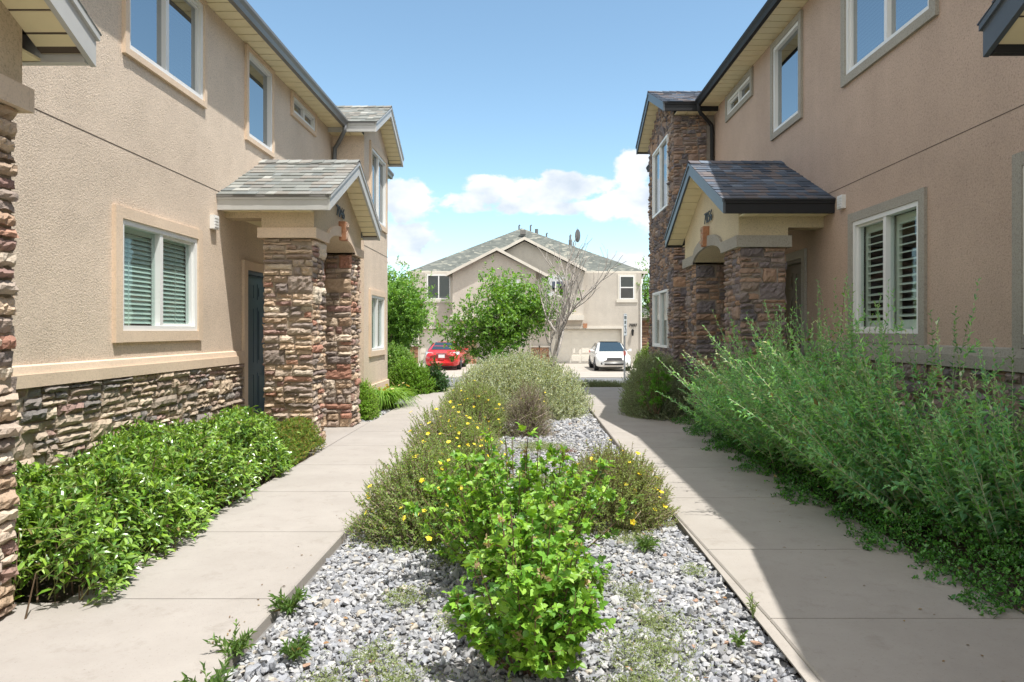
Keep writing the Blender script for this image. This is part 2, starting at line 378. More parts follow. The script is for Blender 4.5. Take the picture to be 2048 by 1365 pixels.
# ------------------------------------------------------------------ shingles (tabs laid on a sloping rectangle)
SH_L = np.array([(.22, .23, .215), (.25, .255, .24), (.265, .25, .225), (.205, .22, .215), (.36, .365, .34), (.235, .23, .215)])
SH_R = np.array([(.11, .135, .175), (.12, .13, .155), (.14, .13, .14), (.085, .105, .14), (.16, .19, .235), (.17, .15, .15)])
def shingles(g, org, ud, vd, nd, wu, lv, rng, pal, exp=.135):
    org, ud, vd, nd = [np.array(a, float) for a in (org, ud, vd, nd)]
    nrow = int(math.ceil(lv/exp))
    for r in range(nrow):
        v0 = r*exp; v1 = min(lv, v0+exp+.02); u = -rng.uniform(0, .2)
        while u < wu:
            ww = rng.uniform(.09, .19); a = max(u, -.005); b = min(u+ww, wu+.005); u += ww
            if b-a < .01: continue
            th = rng.choice([.008, .014]); vv = v0-(.0 if th < .01 else .006)
            c = pal[rng.choice(len(pal), p=[.26, .2, .17, .17, .07, .13])]*rng.uniform(.85, 1.15)
            P = [org+ud*a+vd*vv, org+ud*b+vd*vv, org+ud*b+vd*v1, org+ud*a+vd*v1]
            T = [P[0]+nd*th, P[1]+nd*th, P[2]+nd*.002, P[3]+nd*.002]
            g.add(np.array(P+T), [(4, 5, 6, 7), (0, 1, 5, 4), (1, 2, 6, 5), (3, 0, 4, 7)], c)

def planks_x(g, x0, x1, y0, y1, zf, ny, th=.012, gap=.013):
    """boards running in x, laid one after another along y; zf(y) height"""
    ys = np.linspace(y0, y1, ny+1)
    for a, b in zip(ys[:-1], ys[1:]):
        a2, b2 = a+gap/2, b-gap/2
        za, zb = zf(a2), zf(b2)
        V = [(x0, a2, za), (x1, a2, za), (x1, b2, zb), (x0, b2, zb), (x0, a2, za+th), (x1, a2, za+th), (x1, b2, zb+th), (x0, b2, zb+th)]
        g.add(V, [(0, 3, 2, 1), (4, 5, 6, 7), (0, 1, 5, 4), (1, 2, 6, 5), (2, 3, 7, 6), (3, 0, 4, 7)])

# ------------------------------------------------------------------ townhouses
def gable_roof(par, pre, xo, xi, xw, y0, y1, ze, za, yw0, yw1, mf, mg, pal, rng, mir, nplank=11, gutter=True):
    """xo: outer rake plane, xi: inner end, xw: wall face under the rake; y0/y1 eaves; ze/za top heights"""
    ym = (y0+y1)/2; sl = (za-ze)/(ym-y0); ln = math.hypot(ym-y0, za-ze)
    g = G()
    for sgn, ye in ((1, y0), (-1, y1)):
        t = .03
        V = [(xo, ye, ze-.02), (xi, ye, ze-.02), (xi, ym, za-.02), (xo, ym, za-.02)]
        V += [(x, y, z-t) for x, y, z in V]
        g.add(V, [(0, 1, 2, 3), (7, 6, 5, 4), (0, 4, 5, 1), (0, 3, 7, 4), (1, 5, 6, 2)], pal[0])
        vd = np.array([0, sgn*(ym-y0), za-ze])/ln; nd = np.array([0, -sgn*(za-ze), (ym-y0)])/ln
        shingles(g, (xo-.012, ye-sgn*.02, ze-.018-.02*sl), (1, 0, 0), vd, nd, xi-xo+.012, ln+.02, rng, pal)
    # ridge caps
    x = xo-.012
    while x < xi:
        c = pal[rng.integers(len(pal))]*rng.uniform(.85, 1.15)
        for sgn in (1, -1):
            V = [(x, ym, za+.014), (x+.2, ym, za+.006), (x+.2, ym+sgn*.13, za-.13*sl+.006), (x, ym+sgn*.13, za-.13*sl+.014)]
            V2 = [(a, b, c_-.012) for a, b, c_ in V]
            g.add(V+V2, [(0, 1, 2, 3), (0, 3, 7, 4), (3, 2, 6, 7)], c)
        x += .15
    roof = build('roof', g, 'shingle', par, mirror=mir)
    # rake boards
    g = G(); d = .15
    for sgn, ye in ((1, y0), (-1, y1)):
        V = []
        for x in (xo, xo+.028):
            V += [(x, ye, ze-.045), (x, ye, ze-.045-d), (x, ym, za-.045-d), (x, ym, za-.045)]
        g.add(V, [(0, 1, 2, 3), (7, 6, 5, 4), (0, 4, 5, 1), (1, 5, 6, 2), (3, 2, 6, 7), (0, 3, 7, 4)])
        V = []
        for x in (xo-.014, xo+.012):
            V += [(x, ye-sgn*.012, ze-.022), (x, ye-sgn*.012, ze-.06), (x, ym, za-.06+.0), (x, ym, za-.022)]
        g.add(V, [(0, 1, 2, 3), (7, 6, 5, 4), (0, 4, 5, 1), (1, 5, 6, 2), (3, 2, 6, 7), (0, 3, 7, 4)])
    build('rake_board', g, mf, par, mirror=mir)
    # eave gutters / fascia
    for ye, sgn in ((y0, -1), (y1, 1)):
        g = G()
        g.prism([(ye, ze-.05), (ye+sgn*.012, ze-.05), (ye+sgn*.012, ze-.075), (ye, ze-.085), (ye-sgn*.004, ze-.19), (ye-sgn*.05, ze-.19), (ye-sgn*.05, ze-.05)], 0, xo+.029, xi-.001)
        build('fascia', g, mf if mf == 'fascia_l' else mg, par, mirror=mir)
        g = G(); g.prism([(ye-sgn*.04, ze-.012), (ye+sgn*.02, ze-.016), (ye+sgn*.022, ze-.049), (ye-sgn*.04, ze-.049)], 0, xo+.013, xi-.001)
        build('drip_edge', g, mg, par, mirror=mir)
    # soffits
    g = G(); zf = lambda y: za-.18-sl*abs(y-ym)
    planks_x(g, xo+.029, xw-.001, y0+.051, ym, zf, nplank); planks_x(g, xo+.029, xw-.001, ym, y1-.051, zf, nplank)
    n = max(3, int((xi-xw)/.2)); xs = np.linspace(xw, xi-.002, n+1)
    for a, b in zip(xs[:-1], xs[1:]):
        for (ya, yb) in ((y0+.052, yw0+.002), (yw1-.002, y1-.052)):
            g.box(a+.006, b-.006, ya, yb, ze-.185, ze-.172)
    build('soffit', g, 'soffit', par, mirror=mir)
    g = G()
    for sgn, ye in ((1, y0), (-1, y1)):
        V = [(xo+.03, ye+sgn*.06, ze-.15), (xw, ye+sgn*.06, ze-.15), (xw, ym, za-.15), (xo+.03, ym, za-.15)]
        g.add(V, [(0, 1, 2, 3)])
    build('soffit_backing', g, 'joint', par, mirror=mir)

def window(par, x, y0, y1, z0, z1, nd, mir, glass='glass', trim='trim_l', tw=.10, blind=None, mull=True, tbottom=None, trimx=.035, mulls=None):
    """window in a wall facing -x (before mirroring) at plane x"""
    fw = .045
    g = G(); xa, xb = x-.018, x+.07
    g.box(xa, xb, y0, y0+fw, z0+fw, z1-fw); g.box(xa, xb, y1-fw, y1, z0+fw, z1-fw)
    g.box(xa, xb, y0, y1, z0, z0+fw); g.box(xa, xb, y0, y1, z1-fw, z1)
    ym = mulls if mulls else (y0+y1)/2
    if mull:
        g.box(xa+.008, xb, ym-.028, ym+.028, z0+fw, z1-fw)
        # sliding sash of one half set a little deeper
        s = .025; a, b = (ym+.028, y1-fw); c, d = z0+fw, z1-fw
        g.box(x+.012, xb-.002, a, a+s, c, d); g.box(x+.012, xb-.002, b-s, b, c, d); g.box(x+.012, xb-.002, a+s, b-s, c, c+s); g.box(x+.012, xb-.002, a+s, b-s, d-s, d)
    o = build('window', g, 'white', par, mirror=mir)
    g = G(); g.box(x+.035, x+.041, y0+fw, y1-fw, z0+fw, z1-fw); build('pane', g, glass, o, mirror=mir)
    if trim:
        g = G(); t0 = tbottom if tbottom is not None else z0-tw
        g.box(x-trimx, x+.03, y0-tw, y0-.001, t0, z1+tw); g.box(x-trimx, x+.03, y1+.001, y1+tw, t0, z1+tw)
        g.box(x-trimx+.002, x+.03, y0-.001, y1+.001, z1+.001, z1+tw-.002); g.box(x-trimx+.002, x+.03, y0-.001, y1+.001, max(t0, z0-tw)+.002, z0-.001)
        build('trim', g, trim, o, mirror=mir)
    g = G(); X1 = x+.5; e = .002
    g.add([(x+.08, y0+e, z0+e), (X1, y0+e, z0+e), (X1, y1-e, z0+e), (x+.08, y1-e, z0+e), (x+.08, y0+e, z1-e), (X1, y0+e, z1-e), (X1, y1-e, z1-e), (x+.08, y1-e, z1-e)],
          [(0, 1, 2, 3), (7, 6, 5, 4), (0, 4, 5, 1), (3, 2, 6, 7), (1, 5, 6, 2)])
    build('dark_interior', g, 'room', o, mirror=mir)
    if blind == 'slats':
        g = G(); z = z0+fw+.02
        while z < z1-fw-.03:
            V = [(x+.078, y0+fw, z), (x+.078, y1-fw, z), (x+.098, y1-fw, z+.042), (x+.098, y0+fw, z+.042)]
            g.add(V+[(a+.002, b, c) for a, b, c in V], [(0, 1, 2, 3), (7, 6, 5, 4)]); z += .042
        g.box(x+.07, x+.1, y0+fw, y1-fw, z1-fw-.04, z1-fw)
        for yy in (.2, .8): g.box(x+.074, x+.077, y0+(y1-y0)*yy, y0+(y1-y0)*yy+.006, z0+fw, z1-fw)
        build('blind', g, 'blind', o, mirror=mir)
    if blind == 'shutter':
        g = G(); s = .055
        for (a, b) in ((y0+fw, ym-.02), (ym+.02, y1-fw)):
            X0, X2 = x+.10, x+.13
            g.box(X0, X2, a, a+s, z0+fw, z1-fw); g.box(X0, X2, b-s, b, z0+fw, z1-fw)
            g.box(X0, X2, a+s, b-s, z0+fw, z0+fw+.09); g.box(X0, X2, a+s, b-s, z1-fw-.09, z1-fw)
            z = z0+fw+.12
            while z < z1-fw-.12:
                V = [(X0-.018, a+s, z), (X0-.018, b-s, z), (X0+.045, b-s, z+.022), (X0+.045, a+s, z+.022)]
                V += [(p, q, r+.009) for p, q, r in V]
                g.add(V, [(0, 3, 2, 1), (4, 5, 6, 7), (0, 1, 5, 4), (2, 3, 7, 6)]); z += .078
            g.box(X0-.022, X0-.016, a+s+.06, a+s+.07, z0+fw+.1, z1-fw-.1)
        build('shutter', g, 'blind_w', o, mirror=mir)
    if blind == 'shade':
        g = G(); g.box(x+.085, x+.09, y0+fw, y1-fw, z0+(z1-z0)*.0+fw, z1-fw); build('roller_shade', g, 'screen', o, mirror=mir)
    return o

def wall_x(g, x, y0, y1, z0, z1, holes, depth=.5):
    """wall slab facing -x with rectangular holes (y0,y1,z0,z1); tunnels of given depth"""
    ys = sorted({y0, y1, *[h[0] for h in holes], *[h[1] for h in holes]}); zs = sorted({z0, z1, *[h[2] for h in holes], *[h[3] for h in holes]})
    ys = [a for a in ys if y0 <= a <= y1]; zs = [a for a in zs if z0 <= a <= z1]
    for a, b in zip(ys[:-1], ys[1:]):
        for c, d in zip(zs[:-1], zs[1:]):
            m = ((a+b)/2, (c+d)/2)
            if any(h[0] < m[0] < h[1] and h[2] < m[1] < h[3] for h in holes): continue
            g.add([(x, a, c), (x, b, c), (x, b, d), (x, a, d)], [(0, 3, 2, 1)])
    for (a, b, c, d) in holes:
        X = x+depth
        g.add([(x, a, c), (x, b, c), (x, b, d), (x, a, d), (X, a, c), (X, b, c), (X, b, d), (X, a, d)], [(0, 1, 5, 4), (1, 2, 6, 5), (2, 3, 7, 6), (3, 0, 4, 7), (4, 5, 6, 7)])

def six_panel_door(par, x, y0, y1, z0, z1, m, mir, trim, tw):
    g = G(); xs = x+.07
    g.box(xs, xs+.045, y0, y1, z0, z1)
    W_ = y1-y0; hh = z1-z0
    for (a, b) in ((.12, .44), (.56, .88)):
        for (c, d) in ((.06, .38), (.44, .80), (.85, .95)):
            Y0, Y1, Z0, Z1 = y0+a*W_, y0+b*W_, z0+c*hh, z0+d*hh
            # raised field inside a sunk moulding
            fr = .018
            g.box(xs-.006, xs, Y0, Y1, Z1-fr, Z1); g.box(xs-.006, xs, Y0, Y1, Z0, Z0+fr); g.box(xs-.006, xs, Y0, Y0+fr, Z0+fr, Z1-fr); g.box(xs-.006, xs, Y1-fr, Y1, Z0+fr, Z1-fr)
            if Y1-Y0 > .12: g.prism([(Y0+.045, Z0+.045), (Y1-.045, Z0+.045), (Y1-.045, Z1-.045), (Y0+.045, Z1-.045)], 0, xs-.009, xs)
    o = build('door', g, m, par, mirror=mir)
    g = G(); g.box(x-.012, xs+.05, y0-.045, y0, z0, z1+.045); g.box(x-.012, xs+.05, y1, y1+.045, z0, z1+.045); g.box(x-.011, xs+.05, y0, y1, z1, z1+.044)
    build('door_frame', g, m, o, mirror=mir)
    g = G(); g.box(x-.035, x+.03, y0-.045-tw, y0-.046, z0, z1+.045+tw); g.box(x-.035, x+.03, y1+.046, y1+.045+tw, z0, z1+.045+tw); g.box(x-.033, x+.03, y0-.046, y1+.046, z1+.046, z1+.043+tw)
    build('trim', g, trim, o, mirror=mir)
    g = G(); yy = y1-.07
    g.tube([(xs-.005, yy, z0+.95), (xs-.05, yy, z0+.95)], [.022, .012], 10); g.tube([(xs-.05, yy, z0+.95), (xs-.062, yy-.09, z0+.95)], [.011, .009], 8)
    build('door_handle', g, 'brass', o, mirror=mir)
    g = G(); g.tube([(xs-.001, yy, z0+1.1), (xs-.02, yy, z0+1.1)], [.028, .026], 12); build('deadbolt', g, 'brass', o, mirror=mir)

def porch(par, p, mir):
    """p: dict xf front face, W main wall, y0,y1 columns extent, cw column length in y, zb band bottom, roof (xo,ye0,ye1,ze,za)"""
    rng = np.random.default_rng(p['seed'])
    xf, W, y0, y1, cy, zb = p['xf'], p['W'], p['y0'], p['y1'], p['cy'], p['zb']; xk = xf+.60
    xo, ye0, ye1, ze, za = p['roof']; ym = (ye0+ye1)/2; sl = (za-ze)/(ym-ye0)
    top = lambda y: za-.15-sl*abs(y-ym)
    zc = p['zc']; ya, yb = y0+cy, y1-cy
    def arch(y):
        if y <= ya or y >= yb: return zb
        t = (y-(ya+yb)/2)/((yb-ya)/2); return zb+(zc-zb)*math.sqrt(max(0, 1-t*t*.97)) if abs(t) < 1 else zb
    ys = sorted(set([y0, ya, yb, y1, ym]+list(np.linspace(ya+.0005, yb-.0005, 25))))
    def strip(g, xa, xb, lo, hi, yy):
        for a, b in zip(yy[:-1], yy[1:]):
            e = 1e-6
            la, lb, ha, hb = lo(a+e), lo(b-e), hi(a), hi(b)
            V = [(xa, a, la), (xa, b, lb), (xa, b, hb), (xa, a, ha), (xb, a, la), (xb, b, lb), (xb, b, hb), (xb, a, ha)]
            g.add(V, [(0, 3, 2, 1), (4, 5, 6, 7), (0, 1, 5, 4), (3, 7, 6, 2)])
        for y in (yy[0], yy[-1]):
            g.add([(xa, y, lo(y)), (xb, y, lo(y)), (xb, y, hi(y)), (xa, y, hi(y))], [(0, 1, 2, 3)])
    g = G(); strip(g, xf, xk, arch, top, ys)
    # side beams back to the wall
    bz = p['bz']; zt = ze-.17
    for (a, b) in ((y0+.004, y0+.25), (y1-.25, y1-.004)):
        g.box(xk-.002, W-.001, a, b, bz, zt)
    body = build('porch', g, p['stucco'], par, mirror=mir)
    g = G(); g.box(xk, W-.001, y0+.25, y1-.25, zt-.03, zt-.01); build('ceiling', g, 'soffit', body, mirror=mir)
    # cap band following the arch
    bh = p['bh']
    g = G(); lo = lambda y: arch(y)
    def hi(y):
        t = (y-(ya+yb)/2)/((yb-ya)/2)
        return max(zb+bh, zb+bh-.0+(zc-zb+.03)*math.sqrt(max(0, 1-(t*1.0)**2))-.02) if abs(t) < 1 else zb+bh
    strip(g, xf-.035, xf-.001, lo, hi, ys)
    for (a, b) in ((y0-.035, y0-.001), (y1+.001, y1+.035)): g.box(xf-.035, xk+.035, a, b, zb, zb+bh)
    for (a, b) in ((y0, ya), (yb, y1)): g.box(xk+.001, xk+.035, a, b, zb, zb+bh)
    build('arch_band', g, p['trim'], body, mirror=mir)
    # stone columns
    kw = dict(res=p.get('res', .035), prot=(.015, .05), over=.02)
    for (a, b) in ((y0, ya), (yb, y1)):
        g = G()
        ins = .03
        stone_rect(g, (xf+ins, a+ins, 0), (1, 0, 0), (0, -1, 0), .6-2*ins, 0, zb-.002, rng, p['pal'], **kw)
        stone_rect(g, (xf+ins, a+ins, 0), (0, 1, 0), (-1, 0, 0), (b-a)-2*ins, 0, zb-.002, rng, p['pal'], **kw)
        stone_rect(g, (xf+ins, b-ins, 0), (1, 0, 0), (0, 1, 0), .6-2*ins, 0, zb-.002, rng, p['pal'], res=.08)
        stone_rect(g, (xk-ins, a+ins, 0), (0, 1, 0), (1, 0, 0), (b-a)-2*ins, 0, zb-.002, rng, p['pal'], res=.08)
        c = build('stone_column', g, 'stone', body, mirror=mir)
        g = G(); g.box(xf+ins, xk-ins, a+ins, b-ins, 0, zb-.001); build('mortar', g, p['mortar'], body, mirror=mir)
    gable_roof(body, '', xo, W, xf, ye0, ye1, ze, za, y0, y1, p['mf'], p['mg'], p['sh'], rng, mir)
    # keystone
    kz0, kz1 = p['key']; yk = (ya+yb)/2; g = G()
    V = []
    for x, s_ in ((xf-.001, 1), (xf-.085, .95)):
        V += [(x, yk-.062*s_, kz0), (x, yk+.062*s_, kz0), (x, yk+.092*s_, kz1), (x, yk-.092*s_, kz1)]
    g.add(V, [(0, 1, 2, 3), (7, 6, 5, 4), (0, 4, 5, 1), (1, 5, 6, 2), (2, 6, 7, 3), (3, 7, 4, 0)])
    build('keystone', g, 'rust', body, mirror=mir)
    g = G(); stone_rect(g, (xf-.083, yk-.062, 0), (0, 1, 0), (-1, 0, 0), .124, kz0+.01, kz1-.01, rng, np.array([(.48, .34, .25), (.52, .38, .29)]), bh=(.3, .4), bw=(.2, .3), prot=(.015, .03), res=.03)
    build('keystone_face', g, 'stone', body, mirror=mir)
    return body

def townhouse(p):
    mir = p['side'] < 0; W = p['W']; rng = np.random.default_rng(p['seed'])
    sx = -1 if mir else 1
    root = thing('townhouse', p['label'], 'townhouse', (sx*W, 8, 0))
    mn = dict(mirror=mir)
    zt, xo = p['zt'], p['xo']; zs = zt-.12; yA = -5; yE = p['yend']
    b = p['bump']
    holes = [w_[:4] for w_ in p['windows']]+[(p['door'][0]-.045, p['door'][1]+.045, .0, p['door'][3]+.045)]
    g = G(); wall_x(g, W, yA, yE, -.8, zs, holes)
    D = 9.5
    g.add([(W, yA, -.8), (W+D, yA, -.8), (W+D, yE, -.8), (W, yE, -.8), (W, yA, zs), (W+D, yA, zs), (W+D, yE, zs), (W, yE, zs)], [(0, 1, 5, 4), (1, 2, 6, 5), (2, 3, 7, 6)])
    build('wall', g, p['stucco'], root, **mn)
    # bump-out
    bx, b0, b1 = b['x'], b['y0'], b['y1']
    g = G(); bh = [(w_[0], w_[1], w_[2], w_[3]) for w_ in b['windows']]
    wall_x(g, bx, b0, b1, -.3, b['ze']-.17, bh, depth=.5)
    g.add([(bx, b0, -.3), (W, b0, -.3), (W, b0, b['ze']-.17), (bx, b0, b['ze']-.17)], [(0, 1, 2, 3)]); g.add([(bx, b1, -.3), (W, b1, -.3), (W, b1, b['ze']-.17), (bx, b1, b['ze']-.17)], [(3, 2, 1, 0)])
    ym = (b['ye0']+b['ye1'])/2; slb = (b['za']-b['ze'])/(ym-b['ye0'])
    topz = lambda y: b['za']-.15-slb*abs(y-ym)
    e = b['ze']-.17
    g.add([(bx, b0, e), (bx, b1, e), (bx, b1, topz(b1)), (bx, ym, topz(ym)), (bx, b0, topz(b0))], [(4, 3, 2, 1, 0)])
    if b.get('stone'):
        build('projecting_bay', g, 'mortar_r', root, **mn)
        g = G(); kw = dict(prot=(.02, .06), res=.07, bw=(.13, .32), bh=(.12, .22), rough=.012)
        stone_holes(g, (bx, b0, 0), (0, 1, 0), (-1, 0, 0), b1-b0, -.1, e, [(h[0]-b0, h[1]-b0, h[2], h[3]) for h in bh], rng, PAL_R, **kw)
        stone_rect(g, (bx-.02, b0, 0), (1, 0, 0), (0, -1, 0), (W-bx)*.84, -.1, e-.03, rng, PAL_R, **kw)
        zz = e
        while zz < topz(ym)-.08:
            hw = (topz(ym)-zz-.10)/slb
            hw0 = min(hw, (b1-b0)/2)
            if hw0 > .08: stone_rect(g, (bx, ym-hw0, 0), (0, 1, 0), (-1, 0, 0), 2*hw0, zz, zz+.11, rng, PAL_R, bh=(.1, .12), bw=(.12, .3), prot=(.02, .05), res=.08)
            zz += .11
        build('bay_stonework', g, 'stone', root, **mn)
    else:
        build('projecting_bay', g, p['stucco'], root, **mn)
        g = G(); g.box(bx-.03, bx-.001, b0-.03, b1+.03, .1, .34); g.box(bx-.001, W, b0-.03, b0-.001, .1, .34); build('plinth', g, p['trim'], root, **mn)
    for w_ in b['windows']:
        window(root, bx-(.03 if b.get('stone') else 0), w_[0], w_[1], w_[2], w_[3], None, mir, glass='glass_hi' if w_[2] > 2.5 else 'glass', trim=None if b.get('stone') else p['trim'], blind='shade' if w_[2] < 2.5 else None)
    bay = bpy.data.objects.new('bay_roof', None); COL.objects.link(bay); bay.parent = root; WL[bay.name] = WL[root.name]
    gable_roof(bay, '', b['xo'], W+1.6, bx, b['ye0'], b['ye1'], b['ze'], b['za'], b0, b1, p['mf'], p['mg'], p['sh'], rng, mir, nplank=11)
    # windows
    for w_ in p['windows']:
        y0, y1, z0, z1, kind, bl = w_[:6]; ex = w_[6] if len(w_) > 6 else {}
        window(root, W, y0, y1, z0, z1, None, mir, glass='glass_hi' if z0 > 2.8 else 'glass', trim=p['trim'], blind=bl, mull=(kind == 2), **ex)
    # ledge, stone base
    d0, d1 = p['door'][0]-.17, p['door'][1]+.17
    zl0, zl1, zl2 = p['ledge']
    for (a, c) in ((yA, d0), (d1, b0)):
        a2 = max(a, p.get('ledge_start', yA)) if a == yA else a
        g = G(); g.box(W-.055, W-.001, a2, c, zl0, zl1); g.prism([(W-.001, zl1), (W-.04, zl1), (W-.03, zl2), (W-.001, zl2+.01)], 1, a2, c)
        build('ledge', g, p['trim'], root, **mn)
        g = G(); a3 = max(a2, 2.9)
        stone_rect(g, (W-.012, a3, 0), (0, 1, 0), (-1, 0, 0), c-a3, -.05, zl0-.003, rng, p['palw'], res=.035 if a3 < 8 else .08, prot=(.015, .05), bh=(.13, .22), bw=(.2, .48))
        build('stone_base', g, 'stone', root, **mn)
        g = G(); g.box(W-.014, W-.002, a2, c, -.3, zl0-.001); build('mortar', g, p['mortar'], root, **mn)
    # control joint
    g = G()
    g.box(W-.002, W-.0005, yA, b0, p['joint']-.0035, p['joint']+.0035)
    if not b.get('stone'): g.box(bx-.003, bx-.0005, b0, b1, p['joint']-.0035-.04, p['joint']+.0035-.04)
    build('control_joint', g, 'joint', root, **mn)
    # main eave: soffit boards, gutter, roof
    xs = xo+.09
    for (a, c) in ((yA-.3, b['ye0']), (b['ye1'], yE+.26)):
        g = G(); n = int((c-a)/.20)
        yy = np.linspace(a, c, n+1)
        for q, r in zip(yy[:-1], yy[1:]): g.box(xs-.001, W-.001, q+.008, r-.008, zs, zs+.014)
        build('soffit', g, 'soffit', root, **mn)
        g = G(); g.box(xs-.001, W-.001, a, c, zs+.016, zs+.02); build('soffit_backing', g, 'joint', root, **mn)
        g = G(); c2 = c+.0
        g.prism([(xs, zt), (xo, zt), (xo, zt-.035), (xo+.022, zt-.075), (xo+.035, zt-.128), (xs, zt-.128)], 1, a, c2)
        build('gutter', g, p['mg'], root, **mn)
    g = G(); run = 5.2
    for (x0, s_) in ((xo+.03, 1), (2*(W+run)-xo, -1)):
        xr = xo+.03+run+.3; zr = zt-.02+.5*(xr-(xo+.03))
        V = [(x0, yA-.3, zt-.02), (x0, yE+.26, zt-.02), (xr, yE+.26-0, zr), (xr, yA-.3, zr)]
        V += [(x, y, z-.06) for x, y, z in V]
        g.add(V, [(0, 3, 2, 1), (4, 5, 6, 7), (0, 1, 5, 4), (1, 2, 6, 5), (3, 0, 4, 7)], p['sh'][0])
    g.add([(xo+.1, yE, zs), (2*(W+run)-xo-.1, yE, zs), (xo+.03+run+.3, yE, zt-.1+.5*(run+.3))], [(0, 1, 2)], (.5, .42, .33))
    build('roof', g, 'shingle', root, **mn)
    # downpipe
    dx = xo+.05; y = b['ye0']-.08
    g = G(); pts = [(dx, y, zt-.1), (dx, y, zt-.2), (dx+.04, y+.02, zt-.27), (W-.12, b0-.10, zt-.36), (W-.06, b0-.07, zt-.42), (W-.055, b0-.07, zt-.55), (W-.055, b0-.07, .1)]
    g.tube(pts, .036, 8)
    build('downpipe', g, p['pipe'], root, **mn, smooth=True)
    # door
    six_panel_door(root, W, *p['door'], p['doorm'], mir, p['trim'], .11)
    # little wall vent
    vy, vz = p['vent']; g = G(); g.box(W-.05, W-.001, vy-.06, vy+.06, vz-.075, vz+.075)
    for k in range(4): g.box(W-.058, W-.05, vy-.045, vy+.045, vz-.055+k*.032, vz-.04+k*.032)
    build('wall_vent', g, 'white', root, **mn)
    # porches
    for q in p['porches']:
        bd = porch(root, q, mir)
        if q.get('num'):
            s, yy, zz, sz = q['num']
            xx = sx*(q['xf']-.022)
            rot = (math.radians(90), 0, math.radians(90)) if mir else (math.radians(90), 0, math.radians(-90))
            text_mesh('house_number', s, sz, (xx, yy, zz), rot, 'black', bd, depth=.005, extra=.0)
    return root

LP = dict(xf=2.44, W=3.46, cy=.5, zb=2.405, zc=2.565, bh=.115, bz=2.636, stucco='stucco_p', trim='trim_l', pal=PAL_L, mortar='mortar', mf='fascia_l', mg='gutter_l', sh=SH_L, key=(2.52, 2.76))
left = dict(side=-1, W=3.46, seed=11, label='beige stucco townhouse on the left with tan stone base and sunlit stone porch columns',
    zt=4.99, xo=3.10, yend=16.0, stucco='stucco_l', trim='trim_l', palw=PAL_W, mortar='mortar', mf='fascia_l', mg='gutter_l', pipe='pipe_l', sh=SH_L,
    bump=dict(x=2.90, y0=12.42, y1=14.5, xo=2.62, ye0=12.13, ye1=14.77, ze=4.99, za=5.66,
              windows=[(12.94, 14.25, 3.43, 4.75), (12.89, 14.10, .968, 2.01)]),
    windows=[(5.93, 7.295, 1.345, 2.30, 2, 'slats', dict(mulls=6.60)), (6.03, 7.43, 3.78, 4.80, 2, 'slats', dict(mulls=6.71, tw=.06)), (8.62, 9.44, 3.746, 4.80, 1, None, dict(tw=.06)), (10.28, 11.34, 4.56, 4.80, 2, None, dict(tw=.06))],
    door=(8.63, 9.54, .03, 2.05), doorm='door_l', ledge=(.955, 1.045, 1.10), joint=2.905, vent=(7.68, 2.535),
    porches=[dict(LP, y0=8.0, y1=10.26, roof=(2.2, 7.80, 10.46, 2.885, 3.565), seed=3, num=('7046', 9.06, 2.87, .20), res=.028),
             dict(LP, y0=1.12, y1=3.38, roof=(2.2, .93, 3.57, 2.885, 3.565), seed=5, res=.022)])
RP = dict(xf=2.564, W=3.6, cy=.68, zb=2.36, zc=2.535, bh=.14, bz=2.60, stucco='stucco_rp', trim='trim_r', pal=PAL_R, mortar='mortar_r', mf='fascia_r', mg='gutter_r', sh=SH_R, key=(2.54, 2.82))
right = dict(side=1, W=3.6, seed=23, label='taupe stucco townhouse on the right with dark gutters and tall dark stone bay',
    zt=5.70, xo=3.16, yend=18.4, stucco='stucco_r', trim='trim_r', palw=PAL_R, mortar='mortar_r', mf='fascia_r', mg='gutter_r', pipe='gutter_r', sh=SH_R,
    bump=dict(x=2.83, y0=13.51, y1=16.17, xo=2.56, ye0=13.2, ye1=16.48, ze=5.69, za=6.42, stone=True,
              windows=[(13.95, 15.6, 3.84, 5.27), (13.95, 15.6, 1.0, 2.18)]),
    windows=[(6.402, 7.706, 1.318, 2.54, 2, 'shutter', dict(mulls=7.04, tbottom=1.19, trimx=.03)), (6.22, 7.875, 4.21, 5.45, 2, 'slats', dict(mulls=7.02)), (9.23, 10.2, 4.22, 5.45, 1, None, dict(tw=.09)), (11.24, 12.55, 5.19, 5.46, 2, None, dict(tw=.09)),
             (4.15, 5.06, 1.318, 2.54, 1, None, dict(tbottom=1.19, trimx=.03))],
    door=(9.17, 10.08, .03, 2.25), doorm='door_r', ledge=(1.045, 1.15, 1.21), joint=2.985, vent=(7.97, 2.81),
    porches=[dict(RP, y0=8.5, y1=11.4, roof=(2.29, 8.195, 11.65, 2.915, 3.745), seed=7, num=('7056', 9.86, 2.94, .22)),
             dict(RP, y0=.35, y1=3.25, roof=(2.29, .065, 3.52, 2.915, 3.745), seed=8, res=.08)])
townhouse(left); townhouse(right)

